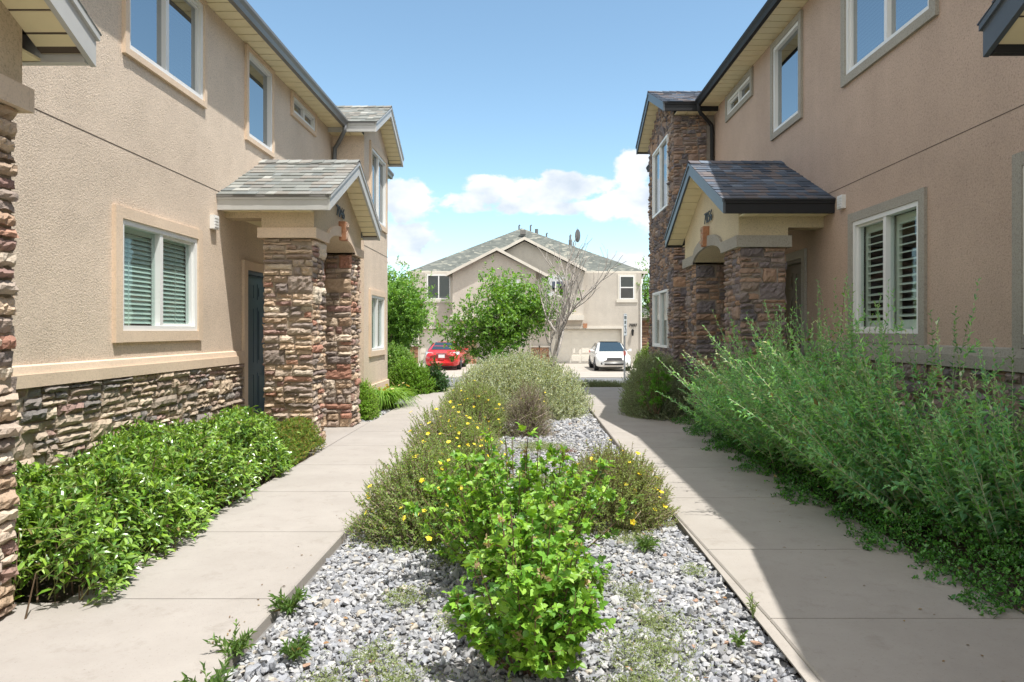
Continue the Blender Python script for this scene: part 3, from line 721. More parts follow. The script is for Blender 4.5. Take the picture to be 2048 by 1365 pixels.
# ------------------------------------------------------------------ ground, walks, road
def ground_z(y):
    return -.055 if y < 16.3 else (-.055-.66*(y-16.3)/14.5 if y < 30.8 else -.715)
def sheet(name, left_edge, right_edge, z, thick, m, joints=None):
    """strip between two polylines sampled at common y"""
    g = G()
    ys = sorted({y for y, _ in left_edge}|{y for y, _ in right_edge}|set(joints or []))
    lx = np.interp(ys, [a for a, _ in left_edge], [b for _, b in left_edge]); rx = np.interp(ys, [a for a, _ in right_edge], [b for _, b in right_edge])
    bev = .008
    js = set(joints or [])
    for i in range(len(ys)-1):
        a, b = ys[i], ys[i+1]; a2 = a+(.004 if a in js else 0); b2 = b-(.004 if b in js else 0)
        L0, L1, R0, R1 = lx[i], lx[i+1], rx[i], rx[i+1]
        V = [(L0+bev, a2, z), (R0-bev, a2, z), (R1-bev, b2, z), (L1+bev, b2, z), (L0, a2, z-bev), (R0, a2, z-bev), (R1, b2, z-bev), (L1, b2, z-bev),
             (L0, a2, z-thick), (R0, a2, z-thick), (R1, b2, z-thick), (L1, b2, z-thick)]
        g.add(V, [(0, 1, 2, 3), (4, 0, 3, 7), (1, 5, 6, 2), (8, 4, 7, 11), (5, 9, 10, 6), (4, 8, 9, 5, 1, 0), (7, 3, 2, 6, 10, 11)])
    g.box(float(lx.min())+.01, float(rx.max())-.01 if abs(rx.max()-rx.min()) < .2 else float(rx.min())-.01, ys[0], ys[-1], z-.02, z-.012)
    o = build(name, g, m); tag(o, kind='structure'); return o
JL = [h*K/(y-662) for h, y in ((H, 1198), (H, 1066.7), (H, 983))]
step = 1.17
jl = [JL[0]-2*step, JL[0]-step, JL[0]]+[JL[0]+step*k for k in range(1, 11)]
sheet('path', [(-2, -2.30), (10.4, -2.33), (12, -2.22), (15.9, -2.05)], [(-2, -1.24), (8, -1.22), (12, -1.08), (15.9, -.95)], 0, .12, 'walk', [y for y in jl if y < 15.8])
jr = [H*K/575-step, H*K/575, H*K/437, H*K/334, H*K/273]; jr += [jr[-1]+step*k for k in range(1, 8)]
sheet('path', [(-2, 1.12), (3.2, 1.135), (5.8, 1.07), (15.9, 1.09)], [(-2, 2.38), (15.9, 2.32)], 0, .12, 'walk_r', [y for y in jr if y < 15.8])
g = G(); g.box(-3.455, -2.335, 7.7, 10.4, -.1, -.004); g.box(-3.455, -2.307, -1.9, 3.47, -.1, -.004); tag(build('porch_slab', g, 'walk'), kind='structure')
g = G(); g.box(2.38, 3.59, 8.3, 11.5, -.1, -.004); g.box(2.385, 3.59, -1.9, 3.4, -.1, -.004); tag(build('porch_slab', g, 'walk_r'), kind='structure')
g = G()
ys = [-60, -8, 0, 10, 16.3, 20, 25, 30.8, 45, 80, 200, 900]; xs = [-900, -100, -20, 0, 20, 100, 900]
V = [(x, y, ground_z(y)-.02) for y in ys for x in xs]; F = []
for i in range(len(ys)-1):
    for j in range(len(xs)-1): a = i*len(xs)+j; F.append((a, a+1, a+1+len(xs), a+len(xs)))
g.add(V, F); tag(build('ground', g, 'soil'), kind='structure')
# cross pavement at the end of the walks, kerb, road, driveways
def gz_sheet(name, x0, x1, y0, y1, dz, m, n=1, th=.05):
    g = G()
    for a, b in zip(np.linspace(y0, y1, n+1)[:-1], np.linspace(y0, y1, n+1)[1:]):
        za, zb = ground_z(a)+dz, ground_z(b)+dz
        V = [(x0, a, za), (x1, a, za), (x1, b, zb), (x0, b, zb), (x0, a, za-th), (x1, a, za-th), (x1, b, zb-th), (x0, b, zb-th)]
        g.add(V, [(0, 1, 2, 3), (0, 4, 5, 1), (1, 5, 6, 2), (3, 2, 6, 7), (0, 3, 7, 4)])
    o = build(name, g, m); tag(o, kind='structure'); return o
gz_sheet('pavement', -20, 20, 15.92, 17.2, .055, 'walk', 3)
gz_sheet('kerb', -60, 60, 17.9, 18.08, .03, 'drive', 1, .2)
gz_sheet('road', -60, 60, 18.1, 30.5, -.005, 'asphalt', 2)
gz_sheet('kerb', -60, 60, 30.52, 30.72, .02, 'drive', 1, .1)
gz_sheet('driveway', -7.3, -3.0, 30.75, 43.9, .012, 'drive', 2)
gz_sheet('driveway', 1.2, 6.6, 30.75, 43.9, .012, 'drive', 2)
gz_sheet('driveway', -2.98, 1.18, 36, 43.9, .004, 'drive', 1)

# ------------------------------------------------------------------ gravel
t0 = (1+5**.5)/2
ICO = np.array([(-1, t0, 0), (1, t0, 0), (-1, -t0, 0), (1, -t0, 0), (0, -1, t0), (0, 1, t0), (0, -1, -t0), (0, 1, -t0), (t0, 0, -1), (t0, 0, 1), (-t0, 0, -1), (-t0, 0, 1)])/math.sqrt(1+t0*t0)
ICF = np.array([(0, 11, 5), (0, 5, 1), (0, 1, 7), (0, 7, 10), (0, 10, 11), (1, 5, 9), (5, 11, 4), (11, 10, 2), (10, 7, 6), (7, 1, 8), (3, 9, 4), (3, 4, 2), (3, 2, 6), (3, 6, 8), (3, 8, 9), (4, 9, 5), (2, 4, 11), (6, 2, 10), (8, 6, 7), (9, 8, 1)])
def rot_rand(rng, n, tilt=1.):
    q = rng.normal(size=(n, 4)); q[:, 0] += 0; q /= np.linalg.norm(q, axis=1)[:, None]
    a, b, c, d = q.T
    return np.stack([np.stack([1-2*(c*c+d*d), 2*(b*c-a*d), 2*(b*d+a*c)], -1), np.stack([2*(b*c+a*d), 1-2*(b*b+d*d), 2*(c*d-a*b)], -1), np.stack([2*(b*d-a*c), 2*(c*d+a*b), 1-2*(b*b+c*c)], -1)], 1)
def rocks(g, rng, P, size, pal):
    n = len(P)
    V = np.tile(ICO, (n, 1, 1))*rng.uniform(.5, 1.3, (n, 12, 1))
    V *= rng.uniform([.75, .5, .28], [1.25, .95, .62], (n, 3))[:, None, :]*size[:, None, None]
    R = rot_rand(rng, n); flat = rng.random(n) < .6
    th = rng.uniform(0, 6.28, n); tx = rng.normal(0, .35, n); c, s_ = np.cos(th), np.sin(th)
    Rz = np.zeros((n, 3, 3)); Rz[:, 0, 0] = c; Rz[:, 0, 1] = -s_; Rz[:, 1, 0] = s_; Rz[:, 1, 1] = c; Rz[:, 2, 2] = 1
    Rx = np.zeros((n, 3, 3)); Rx[:, 0, 0] = 1; Rx[:, 1, 1] = np.cos(tx); Rx[:, 1, 2] = -np.sin(tx); Rx[:, 2, 1] = np.sin(tx); Rx[:, 2, 2] = np.cos(tx)
    Rf = Rz@Rx; R[flat] = Rf[flat]
    V = np.einsum('nij,nkj->nki', R, V)+P[:, None, :]
    F = (ICF[None]+np.arange(n)[:, None, None]*12).reshape(-1, 3)
    c = pal[rng.choice(len(pal), n, p=np.array([5, 4, 4, 3, .8, .06])/16.86)]*rng.uniform(.75, 1.2, (n, 1))
    g.add(V.reshape(-1, 3), F, np.repeat(c, 12, 0))
GP = np.array([(.36, .365, .38), (.41, .41, .42), (.29, .30, .325), (.48, .475, .465), (.44, .40, .34), (.38, .25, .18)])
rng = np.random.default_rng(99)
def gravel_zone(g, n, y0, y1, x0f, x1f, s0, s1, zlo, zhi, cond=None):
    y = rng.uniform(y0, y1, n); a = x0f(y); b = x1f(y); x = a+(b-a)*rng.random(n)
    P = np.stack([x, y, rng.uniform(zlo, zhi, n)], -1)
    rocks(g, rng, P, rng.uniform(s0, s1, n)*np.where(rng.random(n) < .12, 1.5, 1), GP)
le = lambda y: np.interp(y, [-2, 8, 12, 15.9], [-1.21, -1.19, -1.05, -.92]); re_ = lambda y: np.interp(y, [-2, 3.2, 5.8, 15.9], [1.10, 1.105, 1.04, 1.06])
g = G()
gravel_zone(g, 19500, 2.3, 5.2, le, re_, .010, .026, -.064, -.034)
gravel_zone(g, 12500, 5.2, 9.0, le, re_, .013, .024, -.062, -.036)
gravel_zone(g, 8500, 9.0, 15.8, le, re_, .022, .036, -.06, -.036)
tag(build('gravel', g, 'gravel'), 'loose grey crushed rock covering the planting bed between the two walks', kind='stuff')
g = G(); gravel_zone(g, 3500, 10.45, 15.8, lambda y: y*0-3.4, lambda y: np.interp(y, [10.4, 12, 15.9], [-2.36, -2.25, -2.08]), .015, .03, -.06, -.036)
tag(build('gravel', g, 'gravel'), 'grey crushed rock strip beside the left stone porch column and lilies', kind='stuff')
g = G(); g.box(-1.235, 1.1, -2, 15.9, -.09, -.06); tag(build('bed_soil', g, mat('bed base', (.20, .195, .19), .95, var=.3, vscale=30, bump=.8, bscale=70)), kind='structure')

# ------------------------------------------------------------------ foliage toolkit
TM = {}
TM['lance'] = (np.array([(0, 0, 0), (.4, .5, .14), (1, 0, -.16), (.4, -.5, .14)]), np.array([(0, 2, 1), (0, 3, 2)]))
TM['oval'] = (np.array([(0, 0, 0), (.28, .42, .07), (.65, .42, .05), (1, 0, -.12), (.65, -.42, .05), (.28, -.42, .07), (.5, 0, 0)]), np.array([(0, 6, 1), (1, 6, 2), (2, 6, 3), (0, 5, 6), (5, 4, 6), (4, 3, 6)]))
TM['lobed'] = (np.array([(0, 0, 0), (-.06, .30, .02), (.18, .34, .04), (.30, .62, -.03), (.50, .27, .05), (.66, .30, .0), (1, 0, -.18),
                         (.66, -.30, .0), (.50, -.27, .05), (.30, -.62, -.03), (.18, -.34, .04), (-.06, -.30, .02), (.4, 0, -.02)]),
               np.array([(0, 12, 1), (1, 12, 2), (2, 12, 3), (3, 12, 4), (4, 12, 5), (5, 12, 6), (6, 12, 7), (7, 12, 8), (8, 12, 9), (9, 12, 10), (10, 12, 11), (11, 12, 0)]))
def nrm(a): return a/np.maximum(np.linalg.norm(a, axis=-1, keepdims=True), 1e-9)
def leaves(g, P, D, N, L, Wd, tm, col):
    T, F = TM[tm]; n = len(P)
    D = nrm(D); Sd = nrm(np.cross(D, N)); Nn = np.cross(Sd, D)
    V = P[:, None, :]+T[None, :, 0, None]*L[:, None, None]*D[:, None, :]+T[None, :, 1, None]*Wd[:, None, None]*Sd[:, None, :]+T[None, :, 2, None]*L[:, None, None]*Nn[:, None, :]
    g.add(V.reshape(-1, 3), (F[None]+np.arange(n)[:, None, None]*len(T)).reshape(-1, 3), np.repeat(col, len(T), 0))
def curve(B, C, T, t):
    t = t[..., None]; pos = (1-t)**2*B+2*t*(1-t)*C+t*t*T; tan = nrm(2*(1-t)*(C-B)+2*t*(T-C)+1e-6); return pos, tan
def stems(g, B, C, T, r0, r1, col, seg=4, sides=3):
    m = len(B); ts = np.linspace(0, 1, seg+1)
    t = np.tile(ts, (m, 1)); pos, tan = curve(B[:, None, :], C[:, None, :], T[:, None, :], t)
    ref = np.array([.31, .95, .05]); a = nrm(np.cross(tan, ref)); b = np.cross(tan, a)
    th = np.arange(sides)*2*math.pi/sides
    r = (np.asarray(r0).reshape(-1, 1)*(1-ts)+np.asarray(r1).reshape(-1, 1)*ts)
    r = np.broadcast_to(r, (m, seg+1))
    V = pos[:, :, None, :]+r[:, :, None, None]*(a[:, :, None, :]*np.cos(th)[None, None, :, None]+b[:, :, None, :]*np.sin(th)[None, None, :, None])
    idx = np.arange((seg+1)*sides).reshape(seg+1, sides)
    q = np.stack([idx[:-1], np.roll(idx[:-1], -1, 1), np.roll(idx[1:], -1, 1), idx[1:]], -1).reshape(-1, 4)
    F = (q[None]+np.arange(m)[:, None, None]*(seg+1)*sides).reshape(-1, 4)
    if np.ndim(col) == 1: col = np.tile(col, (m, 1))
    g.add(V.reshape(-1, 3), F, np.repeat(col, (seg+1)*sides, 0))
def pick(rng, pal, n, j=.18):
    pal = np.array(pal); a = pal[rng.integers(len(pal), size=n)]; b = pal[rng.integers(len(pal), size=n)]; k = rng.random((n, 1))*.5
    return (a*(1-k)+b*k)*rng.uniform(1-j, 1+j, (n, 1))
def sprig(g, rng, B, C, T, nper, t0, L, Wd, tm, ang, pal, up=.6, droop=.0, opp=True, jit=.25, tipshrink=.45, j=.2, palB=None, tipcol=None, percol=True, pv=.15):
    m = len(B); k = np.arange(nper)
    t = t0+(1-t0)*((k+.5)/nper)[None, :]+rng.normal(0, .25/nper, (m, nper)); t = np.clip(t, 0, 1)
    pos, tan = curve(B[:, None, :], C[:, None, :], T[:, None, :], t)
    ref = nrm(rng.normal(size=(m, 1, 3))); a = nrm(np.cross(tan, ref)); b = np.cross(tan, a)
    phi = (np.where(k % 2 == 0, 0, math.pi)+(k//2)*math.pi/2*1.07)[None, :] if opp else (k*2.4)[None, :]
    phi = phi+rng.normal(0, .25, (m, nper))
    perp = a*np.cos(phi)[..., None]+b*np.sin(phi)[..., None]
    an = ang*(1-.45*t)[..., None]
    D = tan*np.cos(an)+perp*np.sin(an)+rng.normal(0, jit, (m, nper, 3)); D[..., 2] -= droop
    N = nrm(tan*.5+np.array([0, 0, 1])*up-perp*.25+rng.normal(0, jit, (m, nper, 3)))
    sz = (1-tipshrink*t)*rng.uniform(.6, 1.25, (m, nper))
    c = pick(rng, pal, m*nper, j)
    if percol:
        c *= np.repeat(rng.uniform(1-pv, 1+pv, (m, 1)), nper, 0)
    bad = rng.random(len(c)) < .010; c[bad] = np.array([.30, .24, .10])*rng.uniform(.6, 1.3, (int(bad.sum()), 1))
    if tipcol is not None:
        w_ = np.clip((t-.8)/.2, 0, 1).reshape(-1, 1)*np.repeat(tipcol[1].reshape(-1, 1), nper, 0); c = c*(1-w_)+np.array(tipcol[0])*w_
    leaves(g, pos.reshape(-1, 3), D.reshape(-1, 3), N.reshape(-1, 3), (L*sz).ravel(), (Wd*sz).ravel(), tm, c)
TW = np.array((.16, .11, .07))
def dome_points(rng, n, c, rx, ry, h, bump=.18, zmin=.05, seed=0, inner=0.):
    """points on a lumpy dome surface; returns tips and outward directions"""
    d = nrm(rng.normal(size=(n, 3))); d[:, 2] = np.abs(d[:, 2])
    f = np.zeros(n)
    r2 = np.random.default_rng(seed+7)
    for k in range(9):
        q = nrm(r2.normal(size=3)); f += np.clip(d@q-.55, 0, 1)*r2.uniform(.2, 1.1)
    s_ = 1+bump*(f-.35)+rng.normal(0, .05, n)
    s_ *= 1-inner*rng.random(n)
    P = np.array(c)+d*s_[:, None]*np.array([rx, ry, h]); P[:, 2] = np.maximum(P[:, 2], c[2]+zmin*rng.random(n))
    return P, d
def flowers_on(root, P, Nf, sz, colr, rng, name='flower'):
    protos = []
    for k in range(3):
        g = G(); z = np.array([0, 0, 1.]); th = np.arange(5)*2*math.pi/5
        D = np.stack([np.cos(th), np.sin(th), np.full(5, .25)], -1); sv = np.full(5, sz)*rng.uniform(.9, 1.1, 5)
        leaves(g, np.zeros((5, 3)), D, np.tile(z, (5, 1)), sv, sv*.95, 'oval', pick(rng, colr, 5, .08))
        o = build(name, g, 'petal', root, local=True); protos.append(o)
    for i in range(min(100, len(P))):
        o = protos[i] if i < 3 else protos[i % 3].copy()
        if i >= 3: COL.objects.link(o); o.parent = root
        o.location = Vector(P[i])-Vector(WL[root.name]); o.rotation_euler = Vector(Nf[i]).to_track_quat('Z', 'Y').to_euler(); s_ = rng.uniform(.7, 1.2); o.scale = (s_, s_, s_)
def dome_shrub(name, label, cat, c, rx, ry, h, ntip, nper, L, Wd, tm, pal, seed, leafm='leaf', ang=.9, sl=.16, bump=.2, twigc=TW, nstem=60, group=None, opp=True, lean=(0, 0, 0), inner=.35, up=.6, flowers=None, tipcol=None, jit=.25, extra=None, bare=0, fsize=.016):
    rng = np.random.default_rng(seed); c = np.array(c, float)
    root = thing(name, label, cat, tuple(c), group)
    T, d = dome_points(rng, ntip, c, rx, ry, h, bump, seed=seed, inner=inner)
    dd = nrm(d*np.array([1/rx, 1/ry, 1/h])*.5+np.array([0, 0, .55])+np.array(lean)+rng.normal(0, .22, d.shape))
    ln = sl*rng.uniform(.6, 1.3, ntip); B = T-dd*ln[:, None]; C = (B+T)/2+rng.normal(0, .12, T.shape)*ln[:, None]
    gl = G(); tc = None
    if tipcol is not None: tc = (tipcol[0], (rng.random(ntip) < tipcol[1]).astype(float))
    sprig(gl, rng, B, C, T, nper, .05, L, Wd, tm, ang, pal, up=up, opp=opp, tipcol=tc, jit=jit)
    build('leaves', gl, leafm, root)
    gs = G(); stems(gs, B, C, T, .003, .0012, pick(rng, [twigc], ntip), 2)
    T2 = B[rng.choice(ntip, min(nstem, ntip), replace=False)]; m = len(T2)
    B2 = c+rng.normal(0, .16, (m, 3))*np.array([rx, ry, 0]); B2[:, 2] = c[2]-.02
    C2 = (B2+T2)/2; C2[:, :2] = B2[:, :2]*.6+T2[:, :2]*.4; C2 += rng.normal(0, .04, C2.shape)
    stems(gs, B2, C2, T2, .0085, .003, pick(rng, [twigc], m), 5, 4)
    if bare:
        T3, d3 = dome_points(rng, bare, c, rx*.97, ry*.97, h*.97, bump, seed=seed, inner=.3)
        B3 = T3-nrm(d3+np.array([0, 0, .7])+rng.normal(0, .5, T3.shape))*rng.uniform(.08, .22, (bare, 1)); stems(gs, B3, (B3+T3)/2+rng.normal(0, .02, T3.shape), T3, .003, .001, pick(rng, [twigc, twigc*1.6], bare), 2)
    build('stems', gs, 'twig', root)
    if flowers:
        n, sz, colr, zb = flowers; ii = rng.choice(ntip, min(n*3, ntip), replace=False); P = T[ii]; dn = dd[ii]
        k = (P[:, 2] > c[2]+zb*h); P = P[k][:n]; dn = dn[k][:n]; n = len(P)
        P = P+dn*.012; Nf = nrm(dn+np.array([0, -.35, .5])+rng.normal(0, .3, P.shape))
        flowers_on(root, P, Nf, sz, colr, rng)
    return root

# hibiscus-like bright bushes in front
GB = [(.19, .38, .04), (.26, .46, .05), (.13, .31, .04), (.32, .51, .08), (.09, .23, .035)]
def stem_shrub(name, label, cat, c, rx, ry, h, nst, nside, nper, L, Wd, tm, pal, seed, leafm='leaf', lean=(0, 0), twigc=TW, brown=None, up=.8, zb=.0, droop=.1, extent=1.):
    rng = np.random.default_rng(seed); c = np.array(c, float); root = thing(name, label, cat, tuple(c))
    th = rng.uniform(0, 6.28, nst); r = np.sqrt(rng.random(nst))
    off = np.stack([np.cos(th)*r*rx, np.sin(th)*r*ry, np.zeros(nst)], -1)
    B = c+off*.25; T = c+off+np.array([lean[0], lean[1], 0]); T[:, 2] = c[2]+h*(1-.45*r**2)*rng.uniform(.75, 1.05, nst)
    C = (B+T)/2; C[:, :2] = B[:, :2]*.35+T[:, :2]*.65; C += rng.normal(0, .02, C.shape)
    gs = G(); stems(gs, B, C, T, .006, .002, pick(rng, [twigc], nst), 6, 4)
    # side shoots
    m = nst*nside; par = np.repeat(np.arange(nst), nside); t = rng.uniform(.18, .97, m)
    p0, tn = curve(B[par], C[par], T[par], t)
    sd = nrm(rng.normal(size=(m, 3))*np.array([1, 1, .35])+tn*.7+np.array([0, 0, .25])); ln = rng.uniform(.05, .16, m)*(1.15-t*.6)*extent
    p1 = p0+sd*ln[:, None]; pc = (p0+p1)/2+np.array([0, 0, -.01])
    stems(gs, p0, pc, p1, .0022, .0012, pick(rng, [twigc*1.2], m), 2)
    gl = G(); sprig(gl, rng, p0, pc, p1, nper, .25, L, Wd, tm, 1.0, pal, up=up, opp=False, droop=droop, tipshrink=.3)
    sprig(gl, rng, B, C, T, 10, .25, L*1.05, Wd*1.05, tm, 1.2, pal, up=up, opp=False, droop=droop, tipshrink=.45)
    build('leaves', gl, leafm, root); build('stems', gs, 'twig', root)
    if brown:
        ii = rng.choice(nst, brown); P = T[ii]+rng.normal(0, .012, (brown, 3)); gd = G()
        for q in range(5): leaves(gd, P+rng.normal(0, .008, P.shape), nrm(rng.normal(size=P.shape)+np.array([0, 0, -.4])), nrm(rng.normal(size=P.shape)), rng.uniform(.015, .03, brown), rng.uniform(.01, .02, brown), 'oval', pick(rng, [(.42, .30, .17), (.5, .4, .26)], brown))
        build('dry_blossoms', gd, 'leaf_matt', root)
    return root
stem_shrub('leafy_shrub', 'bright green shrub with maple-like leaves and dry brown blossoms, nearest the camera in the gravel', 'shrub', (.0, 2.92, -.05), .34, .42, .70, 56, 9, 4, .060, .056, 'lobed', GB, 41, brown=26)
stem_shrub('leafy_shrub', 'taller bright green lobed-leaf shrub directly behind the nearest one, between the yellow-flowered bushes', 'shrub', (-.03, 3.95, -.05), .68, .55, .86, 84, 8, 4, .058, .052, 'lobed', GB, 42, brown=8)
# potentillas
PG = [(.24, .38, .11), (.31, .46, .13), (.17, .29, .09), (.38, .50, .17)]
YEL = [(.85, .70, .05), (.9, .80, .12), (.8, .6, .03)]
PT = np.array((.30, .235, .18))
def potentilla(label, c, rx, ry, h, seed, n=1.0, fl=150, pal=PG):
    dome_shrub('flowering_shrub', label, 'shrub', c, rx, ry, h, int(3000*n), 10, .025, .0125, 'lance', pal, seed, 'leaf_matt', sl=.095, twigc=PT, nstem=190, group=None, opp=False, inner=.38, flowers=(fl, .021, YEL, .12), bump=.34, bare=int(420*n))
potentilla('yellow-flowered bush spilling over the left walk edge, widest of its kind', (-.66, 4.85, -.05), .54, .56, .66, 51, 1.25, 70)
potentilla('yellow-flowered bush leaning over the right walk with twiggy reddish brown base', (.64, 5.15, -.05), .47, .50, .58, 52, 1.1, 60, [(.23, .33, .10), (.29, .39, .13), (.24, .24, .10), (.32, .43, .14)])
potentilla('yellow-flowered bush in the middle of the bed behind the widest one', (-.72, 6.9, -.05), .50, .75, .62, 53, 1.1, 100)
potentilla('yellow-flowered bush at the foot of the big silver-leaved shrub, on its left', (-.72, 9.3, -.05), .55, .55, .75, 54, .9, 80)
dome_shrub('twiggy_shrub', 'half-dead brown twiggy shrub with few green leaves before the silver shrub', 'shrub', (.02, 9.3, -.05), .42, .40, .80, 900, 8, .024, .011, 'lance', [(.26, .34, .13), (.28, .27, .15), (.28, .40, .13)], 55, 'leaf_matt', twigc=np.array((.27, .22, .185)), nstem=260, opp=False, bare=900, inner=.5, flowers=(20, .013, YEL, .5))
SIL = [(.46, .53, .43), (.56, .62, .53), (.36, .44, .32), (.68, .73, .64), (.26, .35, .22)]
dome_shrub('silver_shrub', 'large domed silver-green shrub filling the far end of the gravel bed', 'shrub', (-.22, 11.7, -.05), 1.25, 1.25, 1.10, 7000, 12, .046, .021, 'lance', SIL, 56, 'leaf_matt', sl=.20, bump=.16, twigc=np.array((.22, .19, .14)), nstem=120, ang=.7, inner=.3)
# sumac-like green behind the silver shrub
stem_shrub('leafy_shrub', 'bright green feathery-leaved shrub peeking over the top of the silver shrub', 'shrub', (-.35, 14.6, -.05), .75, .6, 1.12, 60, 9, 7, .075, .028, 'lance', [(.11, .30, .03), (.16, .38, .04), (.08, .22, .03)], 57, up=.9)

# right : round silver bush and big blue-green shrubs
dome_shrub('silver_shrub', 'round silver-green bush by the right walk in front of the stone bay', 'shrub', (2.08, 11.25, -.02), .60, .85, 1.10, 4600, 12, .044, .019, 'lance', [(.25, .33, .20), (.32, .40, .26), (.18, .26, .14), (.40, .47, .33)], 61, 'leaf_matt', sl=.2, bump=.14, twigc=np.array((.22, .19, .14)), nstem=90, ang=.7, inner=.3)
stem_shrub('sumac_sprout', 'bright green feathery sprout growing out of the round silver bush', 'sapling', (1.93, 10.55, .1), .28, .2, .85, 12, 7, 9, .07, .024, 'lance', [(.10, .27, .03), (.14, .34, .04)], 62, up=.9)

BG = [(.22, .48, .24), (.29, .56, .27), (.15, .39, .22), (.38, .62, .34), (.27, .54, .15)]
def mist_shrub(label, c, nst, seed, ln, spread, lean=(-.62, -.35), L=.082, Wd=.033, pal=BG):
    rng = np.random.default_rng(seed); c = np.array(c, float); root = thing('mist_shrub', label, 'shrub', tuple(c), None)
    B = c+rng.normal(0, 1, (nst, 3))*np.array([spread[0]*.33, spread[1]*.42, 0]); B[:, 2] = c[2]
    q = rng.random(nst)
    dr = np.stack([lean[0]*(.05+1.9*q)+rng.normal(0, .13, nst), lean[1]*(.35+1.0*rng.random(nst))+rng.normal(0, .18, nst), np.ones(nst)], -1); dr = nrm(dr)
    LN = ln*rng.uniform(.55, 1.08, nst)*(1-.12*q)
    T = B+dr*LN[:, None]; C = (B+T)/2; C[:, 2] += LN*.06; C[:, :2] += dr[:, :2]*LN[:, None]*.04; C += rng.normal(0, .03, C.shape)*LN[:, None]
    T[:, 2] = np.maximum(T[:, 2], .08)
    gl = G(); gs = G()
    tip = (rng.random(nst) < .16).astype(float)
    sprig(gl, rng, B, C, T, 50, .10, L, Wd, 'lance', 1.0, pal, up=.75, opp=True, jit=.09, tipshrink=.6, pv=.38, tipcol=((.70, .75, .62), tip))
    stems(gs, B, C, T, .0042, .0013, pick(rng, [(.48, .52, .36), (.52, .48, .32), (.36, .40, .26)], nst), 9, 4)
    # side shoots near the lower two thirds
    ns = 2; par = np.repeat(np.arange(nst), ns); t = rng.uniform(.15, .8, nst*ns); p0, tn = curve(B[par], C[par], T[par], t)
    sd = nrm(tn*1.1+rng.normal(0, .55, p0.shape)); p1 = p0+sd*rng.uniform(.08, .2, (len(p0), 1)); pc = (p0+p1)/2+rng.normal(0, .01, p0.shape)
    sprig(gl, rng, p0, pc, p1, 12, .1, L*.85, Wd*.85, 'lance', .95, pal, up=.7, opp=True, jit=.2, tipshrink=.5)
    stems(gs, p0, pc, p1, .0018, .001, pick(rng, [(.26, .28, .17)], len(p0)), 2)
    build('leaves', gl, 'leaf_matt', root); build('stems', gs, 'twig', root)
    return root
mist_shrub('blue-green shrub of long leaning shoots before the stone porch columns, farthest along the right walk', (2.66, 8.25, 0), 135, 71, 1.30, (.40, .62))
mist_shrub('blue-green long-shooted shrub with pale tips in front of the right front door', (2.72, 7.15, 0), 155, 72, 1.62, (.42, .62))
mist_shrub('tall blue-green shrub of wand-like shoots below the shuttered window', (2.80, 6.1, 0), 175, 73, 1.78, (.42, .6))
mist_shrub('blue-green shrub leaning over the right walk just past the shuttered window', (2.78, 5.1, 0), 150, 74, 1.62, (.42, .55))
mist_shrub('nearest blue-green shrub at the right edge with dark leaves and bare twigs at its foot', (2.95, 4.25, 0), 85, 75, 1.25, (.38, .35), lean=(-.35, -.15))
# round-leaved tree shoots poking up
def shoots(name, label, pts, seed, pal, L=.06):
    rng = np.random.default_rng(seed); B = np.array([p[0] for p in pts], float); T = np.array([p[1] for p in pts], float)
    root = thing(name, label, 'sapling', tuple(B[0])); C = (B+T)/2+rng.normal(0, .05, B.shape)
    gl = G(); sprig(gl, rng, B, C, T, 16, .35, L, L*.72, 'oval', 1.1, pal, opp=False, jit=.35, tipshrink=.35); build('leaves', gl, 'leaf', root)
    gs = G(); stems(gs, B, C, T, .006, .0015, TW, 8, 5); build('stems', gs, 'twig', root)
shoots('round_leaf_sapling', 'thin shoots with round bright leaves rising above the blue-green shrubs by the taupe door', [((2.8, 7.0, 0), (2.52, 6.85, 1.60)), ((2.85, 6.9, 0), (2.42, 7.1, 1.42)), ((2.9, 6.6, 0), (2.86, 6.3, 1.78)), ((2.7, 6.8, 0), (2.62, 6.5, 1.35)), ((2.8, 7.3, 0), (2.1, 7.0, 1.38))], 77, [(.14, .33, .03), (.20, .42, .05), (.10, .25, .03)])
# vinca ground cover on the right
def ground_cover(name, label, n, xf, yr, hf, L, Wd, pal, seed, leafm='leaf', tm='oval', kind='stuff', sl=.06, nper=5, flat=.7):
    rng = np.random.default_rng(seed); y = rng.uniform(*yr, n); a, b = xf(y); u = rng.random(n); x = a+(b-a)*u
    z = hf(x, y, u)*rng.uniform(.25, 1., n)
    T = np.stack([x, y, z], -1); d = nrm(rng.normal(0, flat, (n, 3))+np.array([0, 0, .8])); B = T-d*sl; C = (B+T)/2
    g = G(); sprig(g, rng, B, C, T, nper, .0, L, Wd, tm, 1.1, pal, opp=False, up=.9)
    o = build(name, g, leafm); tag(o, label, kind=kind); return o
ground_cover('ground_cover', 'dark green trailing periwinkle spreading from the right bed onto the walk', 11000,
    lambda y: (np.interp(y, [3.1, 3.6, 4.2, 5, 6, 7.5, 10], [2.34, 2.14, 2.18, 2.16, 2.14, 2.15, 2.2])+.09*np.sin(y*5.3)+.07*np.sin(y*11)+.05*np.sin(y*23)+rng.normal(0, .02, y.shape), np.full_like(y, 3.5)), (3.3, 10.4),
    lambda x, y, u: .02+.30*np.clip(u*2.2, 0, 1), .036, .019, [(.05, .17, .03), (.08, .25, .04), (.12, .32, .05), (.04, .12, .025)], 81, 'leaf_gloss')

